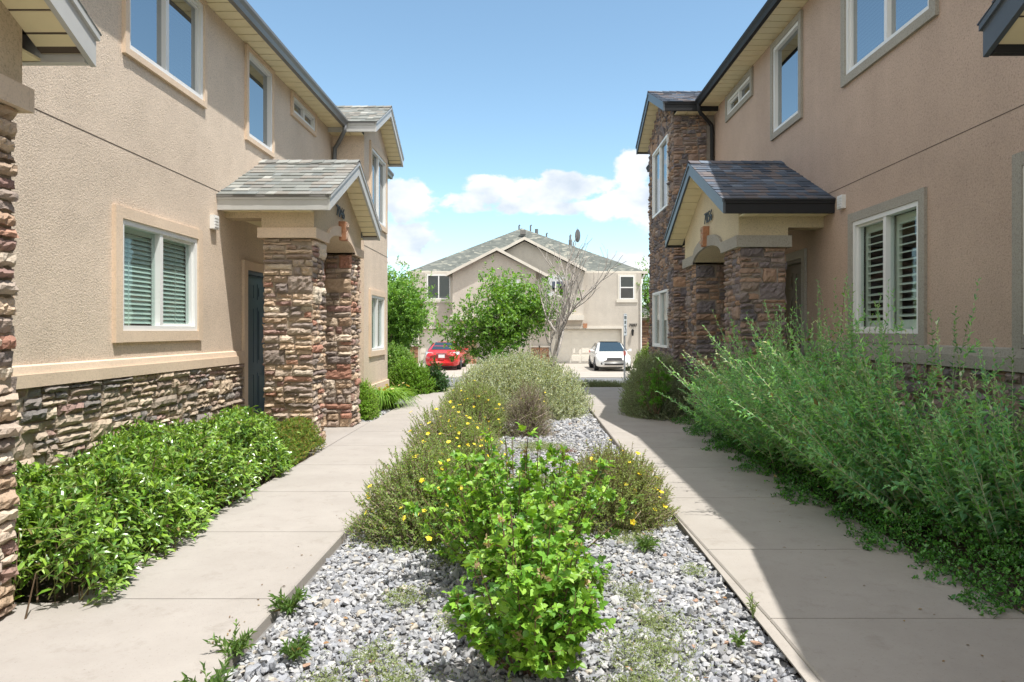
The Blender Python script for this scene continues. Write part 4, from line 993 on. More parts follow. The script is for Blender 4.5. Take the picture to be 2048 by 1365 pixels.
# ------------------------------------------------------------------ left hedge (pinnate glossy leaves)
def hedge(name, label, x0f, x1f, yr, top, n, seed, pal, L=.075, Wd=.036, leafm='leaf_gloss', tm='oval', nper=7, sl=.17, edge=.22, ang=.95):
    rng = np.random.default_rng(seed); root = thing(name, label, 'hedge', (float((x0f(np.array([np.mean(yr)]))[0]+x1f(np.array([np.mean(yr)]))[0])/2), float(np.mean(yr)), 0))
    y = rng.uniform(yr[0], yr[1], n); a = x0f(y); b = x1f(y); u = rng.random(n); x = a+(b-a)*u
    dist = np.minimum((b-x), np.minimum(y-yr[0], yr[1]-y)+.05)
    hh = top*np.clip(np.sqrt(np.clip(dist, 0, 9)/edge), .22, 1)*(1+.16*np.sin(x*7+y*3.1)+.12*np.sin(y*5.7-x*4))
    z = hh*(1-.55*rng.random(n)**1.7)
    T = np.stack([x, y, z], -1); out = np.stack([np.clip(1-(b-x)/.4, 0, 1)*.9, np.zeros(n)-.12, np.full(n, .65)], -1)
    d = nrm(out+rng.normal(0, .38, (n, 3))); ln = sl*rng.uniform(.6, 1.2, n); B = T-d*ln[:, None]; C = (B+T)/2+np.array([0, 0, .02])
    gl = G(); sprig(gl, rng, B, C, T, nper, .15, L, Wd, tm, ang, pal, up=.8, opp=True, droop=.25, tipshrink=.15); build('leaves', gl, leafm, root)
    gs = G(); stems(gs, B, C, T, .003, .0015, pick(rng, [(.16, .17, .06)], n), 2)
    i = rng.choice(n, n//10, replace=False); B2 = B[i].copy(); B2[:, 2] = -.03; B2[:, :2] += rng.normal(0, .05, (len(i), 2)); stems(gs, B2, (B2+B[i])/2, B[i], .006, .003, pick(rng, [TW], len(i)), 3)
    build('stems', gs, 'twig', root); return root
HG = [(.13, .27, .03), (.19, .35, .035), (.27, .43, .05), (.07, .16, .025), (.32, .48, .11), (.10, .21, .05)]
hedge('hedge', 'low glossy green hedge of toothed leaflets along the beige wall and left walk',
      lambda y: y*0-3.40, lambda y: np.interp(y, [3.2, 3.6, 4.6, 5.4, 6.5, 7.4], [-2.06, -2.08, -2.15, -2.22, -2.27, -2.32])+.05*np.sin(y*6.), (3.42, 7.35), .46, 4800, 91, HG, L=.062, Wd=.024)
hedge('hedge', 'clipped fine-leaved shrub with reddish tips between the glossy hedge and the stone column',
      lambda y: y*0-3.25, lambda y: y*0-2.28, (6.9, 7.95), .42, 2400, 92, [(.17, .31, .05), (.23, .38, .07), (.42, .27, .10), (.12, .24, .04)], L=.028, Wd=.009, leafm='leaf_matt', tm='lance', nper=13, sl=.13)
# fallen dark leaf cluster at the near end of the hedge
# left beyond porch
BX = [(.16, .34, .03), (.22, .42, .04), (.28, .48, .06)]
dome_shrub('boxwood', 'upright bright green boxwood right beside the far stone porch column', 'shrub', (-2.62, 11.05, -.03), .30, .42, .62, 2200, 10, .034, .019, 'oval', BX, 101, sl=.13, nstem=40)
dome_shrub('boxwood', 'dense dark green clipped boxwood beyond the lily clump', 'shrub', (-2.55, 15.3, -.05), .62, .55, .78, 3200, 10, .042, .023, 'oval', [(.12, .28, .02), (.17, .36, .03), (.22, .42, .04)], 102, sl=.15, nstem=40)
dome_shrub('broadleaf_shrub', 'dark drooping broad-leaved shrub beside the clipped boxwood at the end of the left walk', 'shrub', (-2.02, 15.6, -.05), .32, .4, .74, 380, 8, .085, .04, 'oval', [(.035, .10, .03), (.06, .14, .04)], 103, sl=.2, nstem=40)
dome_shrub('boxwood', 'round green bush in front of the left garage stonework across the street side', 'shrub', (-3.7, 19.6, -.2), .75, .6, 1.25, 2600, 8, .07, .038, 'oval', [(.14, .28, .05), (.19, .35, .06), (.24, .41, .09)], 104, sl=.18, nstem=40)
dome_shrub('boxwood', 'small bushy shrub under the leafy tree left of the round bush', 'shrub', (-4.6, 20.8, -.2), .8, .6, 1.5, 1800, 8, .06, .03, 'oval', [(.08, .2, .03), (.13, .28, .05)], 105, sl=.2, nstem=40)
def lily(c, r, h, n, seed, label):
    rng = np.random.default_rng(seed); c = np.array(c, float); root = thing('daylily_clump', label, 'plant', tuple(c))
    th = rng.uniform(0, 6.28, n); B = c+np.stack([np.cos(th), np.sin(th)*1.3, th*0], -1)*rng.uniform(0, .35*r, (n, 1)); rr = r*rng.uniform(.45, 1.1, n)
    T = B+np.stack([np.cos(th)*rr, np.sin(th)*rr*1.3, h*rng.uniform(.05, .8, n)], -1); C = B+(T-B)*.45; C[:, 2] = c[2]+h*rng.uniform(1., 1.6, n)
    seg = 6; ts = np.linspace(0, 1, seg+1); pos, tan = curve(B[:, None], C[:, None], T[:, None], np.tile(ts, (n, 1)))
    sd = nrm(np.cross(tan, np.array([0, 0, 1.]))+1e-4); wd = .011*(1-(ts*1.0)**2.5)+.001
    V = np.stack([pos-sd*wd[None, :, None], pos+np.array([0, 0, -.004]), pos+sd*wd[None, :, None]], 2).reshape(n, -1, 3)
    F = []
    for i in range(seg):
        for j in (0, 1): F.append((i*3+j, i*3+j+1, i*3+j+4, i*3+j+3))
    F = np.array(F); g = G(); g.add(V.reshape(-1, 3), (F[None]+np.arange(n)[:, None, None]*(seg+1)*3).reshape(-1, 4), np.repeat(pick(rng, [(.17, .33, .04), (.23, .42, .07), (.12, .25, .03), (.3, .45, .10)], n), (seg+1)*3, 0))
    build('leaves', g, 'leaf', root)
    m = 14; Tf = c+np.stack([rng.normal(0, r*.5, m), rng.normal(0, r*.6, m), h*rng.uniform(.95, 1.3, m)], -1)
    flowers_on(root, Tf, nrm(rng.normal(0, .5, (m, 3))+np.array([0, 0, 1])), .04, [(.7, .55, .2), (.6, .5, .3)], rng)
    gs = G(); stems(gs, c+np.zeros((m, 3)), (Tf+c)/2, Tf, .003, .002, (.2, .3, .08), 3); build('stems', gs, 'twig', root)
lily((-2.62, 12.6, -.04), .55, .34, 900, 111, 'clump of arching strap-leaved day lilies at the foot of the beige bay wall')
# low juniper strip at the far end of the right walk
dome_shrub('juniper', 'low grey-green juniper mat where the right walk meets the street', 'shrub', (1.75, 17.6, -.12), 1.25, .35, .26, 2600, 10, .04, .014, 'lance', [(.30, .38, .26), (.38, .46, .32), (.22, .30, .18)], 121, 'leaf_matt', sl=.16, bump=.2)
dome_shrub('street_hedge', 'yellow-green bush behind the white car by the pale house corner', 'shrub', (7.0, 38.5, -.75), 1.3, .8, 1.4, 2200, 8, .10, .05, 'oval', [(.16, .27, .05), (.22, .34, .07), (.12, .2, .04)], 122, sl=.25)

# weeds and mats in the gravel
def weed(c, r, h, n, seed, label, pal=((.10, .19, .05), (.15, .25, .07)), L=.06, Wd=.016):
    rng = np.random.default_rng(seed); c = np.array(c, float)
    th = rng.uniform(0, 6.28, n); B = np.tile(c, (n, 1)); T = c+np.stack([np.cos(th)*r*rng.uniform(.4, 1, n), np.sin(th)*r*rng.uniform(.4, 1, n), h*rng.uniform(.3, 1, n)], -1); C = (B+T)/2+np.array([0, 0, h*.3])
    root = thing('weed', label, 'weed', tuple(c)); g = G(); sprig(g, rng, B, C, T, 9, .1, L, Wd, 'lance', .8, pal, opp=True); build('leaves', g, 'leaf_matt', root)
    g = G(); stems(g, B, C, T, .003, .0015, (.2, .26, .1), 3); build('stems', g, 'twig', root)
weed((-1.16, 3.42, -.05), .10, .16, 16, 131, 'tall leafy weed at the left walk edge beside the gravel')
weed((-1.24, 2.95, -.04), .11, .13, 16, 132, 'toothed dandelion-like weed growing from the left walk edge', L=.05)
weed((-1.17, 2.58, -.04), .13, .14, 20, 133, 'weed at the bottom edge of the gravel nearest the camera')
weed((-.98, 2.93, -.04), .08, .10, 12, 136, 'small pale weed in the gravel just right of the toothed weed')
weed((-.50, 4.25, -.04), .12, .10, 16, 134, 'small weed in front of the widest yellow-flowered bush', L=.05)
weed((.92, 3.05, -.04), .05, .08, 8, 135, 'tiny weed in the gravel by the right walk', L=.03)
weed((1.08, 3.35, -.03), .035, .13, 5, 137, 'thin pale sprig growing at the right walk edge', ((.25, .33, .14), (.3, .38, .2)), L=.03, Wd=.012)
weed((.75, 4.4, -.04), .09, .09, 14, 138, 'weed in the gravel below the right yellow-flowered bush')
def mats(name, label, spots, n, seed, pal):
    rng = np.random.default_rng(seed); g = G()
    for (x, y, r) in spots:
        m = int(n*r*r/.04); P = np.stack([x+rng.normal(0, r*.5, m), y+rng.normal(0, r*.6, m), rng.uniform(-.035, -.005, m)], -1)
        d = nrm(rng.normal(0, 1, (m, 3))*np.array([1, 1, .3])+np.array([0, 0, .2])); sprig(g, rng, P-d*.03, P, P+d*.01, 6, .0, .013, .007, 'oval', 1.0, pal, opp=True, up=1)
    tag(build(name, g, 'leaf_matt'), label, kind='stuff')
mats('creeping_weed', 'pale green creeping mats spreading through the gravel', [(-.65, 2.95, .12), (-.52, 2.75, .13), (-.78, 2.72, .10), (.52, 3.0, .20), (.45, 2.7, .16), (.62, 2.6, .12), (-.35, 3.3, .09), (.55, 3.65, .12), (.35, 3.85, .12), (-.15, 2.5, .2), (-.9, 2.5, .12), (.15, 8.3, .3), (.1, 6.4, .25), (-.4, 4.2, .16), (.7, 4.6, .14), (-.75, 2.45, .14), (.62, 3.3, .14), (.3, 2.55, .14), (-.62, 3.6, .12), (.95, 4.0, .08)], 480, 141, [(.23, .28, .12), (.28, .33, .16), (.17, .23, .09)])
rng = np.random.default_rng(5); g = G(); n = 60
P = np.stack([rng.uniform(-1, 1, n), rng.uniform(2.4, 8.5, n), np.full(n, -.02)], -1); leaves(g, P, nrm(rng.normal(size=(n, 3))*np.array([1, 1, .2])), nrm(rng.normal(0, .3, (n, 3))+np.array([0, 0, 1])), rng.uniform(.02, .04, n), rng.uniform(.01, .02, n), 'oval', pick(rng, [(.35, .2, .1), (.42, .3, .16)], n))
n = 90; P = np.concatenate([P*0+P, np.stack([np.where(rng.random(n) < .5, rng.normal(-2.05, .12, n), rng.normal(2.0, .12, n)), rng.uniform(3, 9, n), np.full(n, .004)], -1)]) if False else np.stack([np.where(rng.random(n) < .5, -1.27-np.abs(rng.normal(0, .08, n)), 1.95-np.abs(rng.normal(0, .18, n))), rng.uniform(2.6, 9, n), np.full(n, .004)], -1)
leaves(g, P, nrm(rng.normal(size=(n, 3))*np.array([1, 1, .15])), nrm(rng.normal(0, .15, (n, 3))+np.array([0, 0, 1])), rng.uniform(.008, .024, n), rng.uniform(.005, .013, n), 'oval', pick(rng, [(.20, .13, .08), (.3, .22, .12), (.12, .09, .07)], n))
tag(build('dead_leaves', g, 'leaf_matt'), 'scattered dry brown leaves on the gravel', kind='stuff')
dome_shrub('twiggy_shrub', 'tiny dead brown twig clump lying on the open gravel by the right walk', 'shrub', (.42, 8.0, -.05), .16, .13, .09, 30, 4, .02, .01, 'lance', [(.25, .13, .08)], 145, 'leaf_matt', twigc=np.array((.2, .11, .08)), nstem=25, bare=120)

# ------------------------------------------------------------------ trees
def tree(name, label, base, h, spread, seed, trunk_r, nb, levels, barkm, leafspec=None, group=None, start=.35, up=.7, crown_c=None):
    rng = np.random.default_rng(seed); base = np.array(base, float); root = thing(name, label, 'tree', tuple(base), group)
    gt = G(); tips = []; segs = []
    def grow(p, d, ln, r, lv):
        pts = [p.copy()]; rad = [r]; q = p.copy(); dd = d.copy(); n = 5
        for i in range(n):
            dd = nrm(dd+rng.normal(0, .13, 3)+np.array([0, 0, .05*up])); q = q+dd*ln/n; pts.append(q.copy()); rad.append(max(.006, r*(1-.5*(i+1)/n)))
        gt.tube([tuple(a) for a in pts], rad, 7 if lv == 0 else (5 if lv < 3 else 3), cap=False)
        if lv >= levels: tips.append(q.copy()); return
        k = nb[min(lv, len(nb)-1)]
        for i in range(k):
            t = start+(1-start)*(i+rng.random())/k if lv == 0 else .25+.75*(i+rng.random())/k
            j = min(n-1, int(t*n)); pp = pts[j]+(pts[j+1]-pts[j])*(t*n-j)
            a = rng.uniform(0, 6.28); side = np.array([math.cos(a), math.sin(a)*.9, 0]); s_ = rng.uniform(.55, 1.1)*spread
            nd = nrm(dd*.6+side*s_+np.array([0, 0, .35*up])); grow(pp, nd, ln*rng.uniform(.5, .75), r*.55*(1-.3*t), lv+1)
            if lv > 0 or i % 2 == 0: tips.append(pp)
        grow(q, nrm(dd+rng.normal(0, .2, 3)), ln*.6, rad[-1], lv+1)
    grow(base, np.array([0, 0, 1.]), h*.5, trunk_r, 0)
    build('trunk', gt, barkm, root, smooth=True)
    if leafspec:
        L, Wd, tm, pal, nsp, nper, sl, cr = leafspec; tips = np.array(tips); tips = tips[tips[:, 2] > base[2]+h*cr]
        i = rng.integers(len(tips), size=nsp); P = tips[i]+rng.normal(0, sl*.9, (nsp, 3)); d = nrm(rng.normal(size=(nsp, 3))+np.array([0, 0, .35])); ln = sl*rng.uniform(.6, 1.2, nsp); B = P; T = P+d*ln[:, None]; C = (B+T)/2+np.array([0, 0, .03])
        g = G(); sprig(g, rng, B, C, T, nper, .1, L, Wd, tm, .95, pal, opp=True, droop=.25); stems_g = G(); build('crown', g, 'leaf', root)
    return root
TG = [(.12, .27, .03), (.17, .34, .045), (.23, .41, .06), (.08, .18, .03)]
tree('deciduous_tree', 'round mid-green leafy tree standing at the corner of the beige bay', (-5.15, 24.5, -.35), 3.5, 1.0, 201, .09, [6, 5, 4], 3, 'bark', (.11, .055, 'oval', TG, 6500, 9, .27, .22))
tree('sumac_tree', 'spreading bright green tree in front of the pale house behind the silver shrub', (-1.0, 19.2, -.2), 3.3, 2.1, 204, .07, [6, 5, 4], 3, 'bark', (.12, .055, 'oval', TG, 2600, 8, .22, .30), start=.35)
tree('bare_tree', 'leafless grey tree with pale forked trunk behind the silver shrub', (.62, 18.0, -.15), 3.9, 1.0, 213, .085, [6, 5, 4], 3, 'bark_pale', None, start=.2, up=1.5)
tree('deciduous_tree', 'sunny yellow-green tree showing between the pale house and the stone bay', (8.6, 47, -.7), 6.4, .8, 208, .12, [6, 5, 3], 3, 'bark', (.16, .08, 'oval', [(.12, .27, .03), (.17, .35, .05)], 1500, 8, .4, .2))
tree('deciduous_tree', 'darker tree partly hidden behind the round mid-green one at far left', (-9.6, 36, -.7), 6.0, .9, 209, .12, [6, 5, 3], 3, 'bark', (.15, .075, 'oval', TG, 1800, 8, .4, .15))

# ------------------------------------------------------------------ far house
def mat_farroof():
    m, nt, b = nodes_mat('far shingles'); n = nt.nodes; l = nt.links; b.inputs['Roughness'].default_value = .95
    tc = n.new('ShaderNodeTexCoord'); mp = n.new('ShaderNodeMapping'); l.new(tc.outputs['Object'], mp.inputs[0]); mp.inputs['Scale'].default_value = (1, 1, 2.2)
    v = n.new('ShaderNodeTexVoronoi'); v.inputs['Scale'].default_value = 3.6; l.new(mp.outputs[0], v.inputs['Vector'])
    r = n.new('ShaderNodeValToRGB'); sp = n.new('ShaderNodeSeparateColor'); l.new(v.outputs['Color'], sp.inputs[0]); l.new(sp.outputs[0], r.inputs[0])
    r.color_ramp.elements[0].color = (.09, .10, .09, 1); r.color_ramp.elements[1].color = (.27, .265, .22, 1); r.color_ramp.elements[1].position = 1
    e = r.color_ramp.elements.new(.75); e.color = (.135, .145, .13, 1)
    l.new(r.outputs[0], b.inputs['Base Color']); return m
MT['farroof'] = mat_farroof()
MT['garage'] = mat('garage door cream', (.70, .66, .58), .55, var=.04)
MT['shade_f'] = mat('far shade', (.36, .44, .44), .6)
FZ = -.715
def far_house():
    Y = 44.0; root = thing('townhouse', 'pale grey-beige two-storey house with garages across the street', 'townhouse', (0, Y, FZ))
    fx = lambda px, yy=Y: (px-1055)*yy/K
    fz = lambda py, yy=Y: H-(py-662)*yy/K
    xL, xR = fx(826), fx(1283); ze = fz(545); g = G()
    # main volume with openings kept simple: separate wall panels
    g.box(xL, xR, Y+.5, Y+15, FZ, ze)
    build('wall', g, 'stucco_f', root)
    ap = (fx(1043, Y+7.55), Y+7.55, 8.90)
    g = G(); oL, oR = xL-.35, xR+.3; zo = ze+.06; yo = Y+.2; yb = Y+15.3
    V = [(oL, yo, zo), (oR, yo, zo), (oR, yb, zo), (oL, yb, zo), ap, (ap[0], Y+8, 8.9)]
    g.add(V, [(0, 1, 4), (1, 2, 5, 4), (2, 3, 5), (3, 0, 4, 5)]); build('roof', g, 'farroof', root)
    g = G(); g.box(oL, oR, yo-.12, yo, zo-.14, zo+.02); g.box(oR, oR+.12, yo-.12, yb, zo-.14, zo+.02); g.box(oL-.12, oL, yo-.12, yb, zo-.14, zo+.02); build('gutter', g, 'trim_f', root)
    g = G(); g.box(oL, oR, yo, Y+.499, zo-.1, zo-.05); build('soffit', g, 'trim_f', root)
    # projecting blocks : right centre block (above the double garage), left gable block
    def block(x0, x1, yf, z0, z1, pitch_eave=None, apex=None, m='stucco_f', name='projecting_block'):
        g = G(); g.box(x0, x1, yf, Y+.499, z0, z1)
        if apex is not None:
            ax, az = apex; e0, e1 = z1, z1
            g.add([(x0, yf, z1), (x1, yf, z1), (ax, yf, az-.18)], [(0, 1, 2)])
        return build(name, g, m, root)
    def gable(x0, x1, yf, yb_, ax, az, zl, zr, m='farroof'):
        g = G(); V = [(x0, yf-.35, zl), (ax, yf-.35, az), (x1, yf-.35, zr), (x0, yb_, zl), (ax, yb_, az), (x1, yb_, zr)]
        V += [(x, y, z-.08) for x, y, z in V]
        g.add(V, [(0, 1, 4, 3), (1, 2, 5, 4), (6, 9, 10, 7), (7, 10, 11, 8)]); r = build('roof', g, m, root)
        g = G()
        for (a, b_) in (((x0, zl), (ax, az)), ((ax, az), (x1, zr))):
            P = [(a[0], a[1]+.02), (b_[0], b_[1]+.02), (b_[0], b_[1]-.17), (a[0], a[1]-.17)]; g.prism(P, 1, yf-.40, yf-.352)
        build('rake_board', g, 'trim_f', root)
    yf1 = 43.5
    b1 = block(fx(935, yf1), fx(1167, yf1), yf1, fz(632, yf1), 5.05, apex=(fx(1049, yf1), 7.1))
    gable(fx(925, yf1), fx(1172, yf1), yf1, Y+6, fx(1049, yf1), fz(476, yf1), 5.10, 5.15)
    yf2 = 42.9
    block(fx(905, yf2), fx(1072, yf2), yf2, fz(632, yf2), 5.0, apex=(fx(994, yf2), 6.35))
    gable(fx(893, yf2), fx(1098, yf2), yf2, Y+5, fx(994, yf2), fz(497, yf2), 4.82, 4.72)
    # frieze band under the upper storey
    g = G(); g.box(fx(1058), fx(1166), yf1-.25, Y+.499, fz(641), fz(631)); g.box(fx(905), fx(1058), yf2-.15, Y+.499, fz(641), fz(631)); build('frieze', g, 'trim_f', root)
    # ground storey front walls round the garage doors
    Yg = Y
    ztop = fz(632)
    def front(x0, x1, z0, z1, nm='front_wall', yy=Yg, m='stucco_f'):
        g = G(); g.box(x0, x1, yy, Y+.498, z0, z1); build(nm, g, m, root)
    gt_ = fz(658)
    front(fx(820), fx(838), FZ, ze, m='stucco_f'); front(fx(838), fx(917), gt_, ze)
    front(fx(917), fx(931), FZ, ztop); front(fx(957), fx(1078), gt_, ztop)
    front(fx(1078), fx(1100), FZ, ztop); front(fx(1100), fx(1243.6), gt_, ze-.003 if False else fz(632)); front(fx(1243.6), xR, FZ, ze-.02)
    front(fx(1166.5), fx(1243.6), fz(632), ze-.021)
    front(fx(1060), fx(1078), FZ, gt_)
    # columns of stone
    rng = np.random.default_rng(301)
    palf = np.array([(.34, .17, .10), (.40, .23, .14), (.26, .15, .11), (.45, .30, .2)])
    for (a, b_, zt_, yy) in ((931, 955, fz(673), 43.1), (917.5, 930.5, fz(693), 43.95), (820, 837, fz(693), 43.85), (1062, 1078, fz(695), 43.9), (1079, 1099, fz(695), 43.9)):
        g = G(); x0, x1 = fx(a), fx(b_)
        stone_rect(g, (x0, yy, 0), (1, 0, 0), (0, -1, 0), x1-x0, FZ, zt_, rng, palf, res=.3, prot=(.03, .07), bw=(.25, .5), bh=(.18, .3)); build('stone_column', g, 'stone', root)
        g = G(); g.box(x0, x1, yy+.001, Y-.001 if yy > 43.5 else Y+.3, FZ, zt_-.005); build('mortar', g, 'mortar', root)
        g = G(); g.box(x0-.06, x1+.06, yy-.1, yy+.1, zt_, zt_+.09); build('column_cap', g, 'trim_f', root)
    g = G(); g.box(fx(932), fx(954), 43.15, Y+.3, fz(673)+.09, fz(641)); build('pillar', g, 'stucco_f', root)
    # garage doors
    for (a, b_, yy) in ((838.3, 916.7, Y+.3), (957.3, 1059.7, Y+.3), (1100.3, 1243.3, Y+.3)):
        g = G(); x0, x1 = fx(a), fx(b_); z0, z1 = FZ+.02, gt_-.02; g.box(x0, x1, yy, yy+.1, z0, z1)
        nx = max(2, round((x1-x0)/.62)); nz_ = 4
        for i in range(nx):
            for j in range(nz_):
                xa = x0+(x1-x0)*i/nx; xb_ = x0+(x1-x0)*(i+1)/nx; za = z0+(z1-z0)*j/nz_; zb_ = z0+(z1-z0)*(j+1)/nz_
                g.box(xa+.07, xb_-.07, yy-.02, yy, za+.1, zb_-.07)
            
        for j in range(1, nz_): g.box(x0, x1, yy-.006, yy, z0+(z1-z0)*j/nz_-.012, z0+(z1-z0)*j/nz_+.012)
        build('garage_door', g, 'garage', root)
        g = G(); g.box(x0-.1, x1+.1, Y-.05, Y-.002, gt_, gt_+.16); g.box(x0-.1, x0, Y-.05, Y-.002, FZ, gt_); g.box(x1, x1+.1, Y-.05, Y-.002, FZ, gt_); build('garage_trim', g, 'trim_f', root)
    # keystones
    for px in (876, 1170):
        g = G(); g.prism([(fx(px-3.2), gt_+.05), (fx(px+3.2), gt_+.05), (fx(px+4.5), gt_+.33), (fx(px-4.5), gt_+.33)], 1, Y-.14, Y-.051); build('keystone', g, 'rust', root)
    # windows
    for (a, b_, c, d, yy, kind) in ((1239, 1268.5, 552, 599, Y-.001, 'h'), (1088, 1135, 551, 593, yf1-.001, 'v'), (854, 901, 550, 599, Y-.001, 'v'), (1005, 1040, 560, 600, yf2-.001, 'v')):
        x0, x1, z0, z1 = fx(a, yy), fx(b_, yy), fz(d, yy), fz(c, yy); t = .07; g = G()
        g.box(x0, x0+t, yy-.05, yy, z0, z1); g.box(x1-t, x1, yy-.05, yy, z0, z1); g.box(x0+t, x1-t, yy-.05, yy, z0, z0+t); g.box(x0+t, x1-t, yy-.05, yy, z1-t, z1)
        if kind == 'h': g.box(x0+t, x1-t, yy-.045, yy, (z0+z1)/2-.035, (z0+z1)/2+.035)
        else: g.box((x0+x1)/2-.035, (x0+x1)/2+.035, yy-.045, yy, z0+t, z1-t)
        o = build('window', g, 'white', root)
        g = G(); g.box(x0+t, x1-t, yy-.02, yy-.015, z0+t, z1-t); build('pane', g, 'glass_hi', o)
        g = G(); g.box(x0+t, x1-t, yy-.010, yy-.006, z0+t, z1-t); build('blind', g, 'shade_f', o)
        g = G(); q = .12; g.box(x0-q, x0-.001, yy-.03, yy, z0-.001, z1+q); g.box(x1+.001, x1+q, yy-.03, yy, z0-.001, z1+q); g.box(x0-.001, x1+.001, yy-.028, yy, z1+.001, z1+q-.002); g.box(x0-.2, x1+.2, yy-.06, yy, z0-.2, z0-.002); build('trim', g, 'trim_f', o)
    # lanterns
    for (px, py) in ((826, 663), (926, 663), (1264.7, 665)):
        x, z = fx(px), fz(py); g = G(); g.box(x-.05, x+.05, Y-.05, Y, z-.02, z+.16); g.prism([(x-.09, z+.1), (x+.09, z+.1), (x, z+.22)], 1, Y-.22, Y-.06)
        g.tube([(x, Y-.14, z-.22), (x, Y-.14, z+.1)], [.05, .085], 6); build('wall_lantern', g, 'black', root)
    text_mesh('house_number', '7097', .26, (fx(1266), Y-.03, fz(651)), (math.radians(90), 0, 0), 'black', root, depth=.015, extra=.003)
    # downpipe
    g = G(); g.tube([(oR-.05, yo-.05, zo-.1), (xR+.05, Y+.2, zo-.5), (xR+.05, Y-.02, zo-.7), (xR-.04, Y-.08, zo-.9), (xR-.04, Y-.08, FZ)], .05, 6); build('downpipe', g, 'white', root)
    # roof vents
    for (px, py, k) in ((1038, 452, 0), (1061, 452, 0), (1073, 460, 1), (1093, 468, 0), (1140, 472, 0), (1140.5, 482, 1)):
        yy = Y+8; x = fx(px, yy); z = fz(py, yy); g = G(); zr = z-.7
        g.tube([(x, yy, zr), (x, yy, z), (x+.08, yy, z+.06)] if k == 0 else [(x, yy, zr), (x, yy, z+.05)], .06 if k == 0 else .13, 7); build('roof_vent', g, 'pipe_l', root)
    g = G(); x, z = fx(1046, Y+6), fz(463, Y+6); g.box(x-.2, x+.2, Y+5.7, Y+6.1, z-.25, z+.05); build('box_vent', g, 'gutter_l', root)
    # satellite dish
    g = G(); yy = Y+8; x, z = fx(1154, yy), fz(472, yy); rings = []
    V = [(x, yy, z)]; F = []
    for i, r in enumerate((.18, .36, .5)):
        for k in range(14):
            th = 2*math.pi*k/14; V.append((x+.22*math.cos(th)*r/.5*.9+.1*r, yy+.1*r*r-.2*math.cos(th)*r, z+r*math.sin(th)))
    for k in range(14): F.append((0, 1+k, 1+(k+1) % 14))
    for i in range(2):
        for k in range(14): a = 1+i*14; F.append((a+k, a+14+k, a+14+(k+1) % 14, a+(k+1) % 14))
    g.add(V, F); g.tube([(x, yy, z-.1), (x-.25, yy, z-.5), (x-.25, yy, z-.9)], .03, 6); build('satellite_dish', g, 'pipe_l', root)
far_house()
def neighbour():
    root = thing('house', 'small tan house wing with low roof seen right behind the pale house', 'house', (8.6, 50, FZ))
    g = G(); g.box(8.1, 12.5, 50, 56, FZ, 2.3); build('wall', g, 'stucco_f', root)
    g = G(); V = [(7.9, 49.7, 2.35), (12.7, 49.7, 2.35), (12.7, 56.3, 2.35), (7.9, 56.3, 2.35), (10.1, 53, 4.1), (10.9, 53, 4.1)]
    g.add(V, [(0, 1, 5, 4), (1, 2, 5), (2, 3, 4, 5), (3, 0, 4), (3, 2, 1, 0)]); build('roof', g, 'farroof', root)
    g = G(); g.box(7.9, 12.7, 49.6, 49.7, 2.25, 2.45); build('gutter', g, 'trim_f', root)
    g = G(); rng = np.random.default_rng(4); stone_rect(g, (8.15, 49.99, 0), (1, 0, 0), (0, -1, 0), .7, FZ, 2.1, rng, np.array([(.34, .17, .10), (.26, .15, .11), (.45, .30, .2)]), res=.3, bw=(.25, .5), bh=(.18, .3)); build('stone_column', g, 'stone', root)
neighbour()

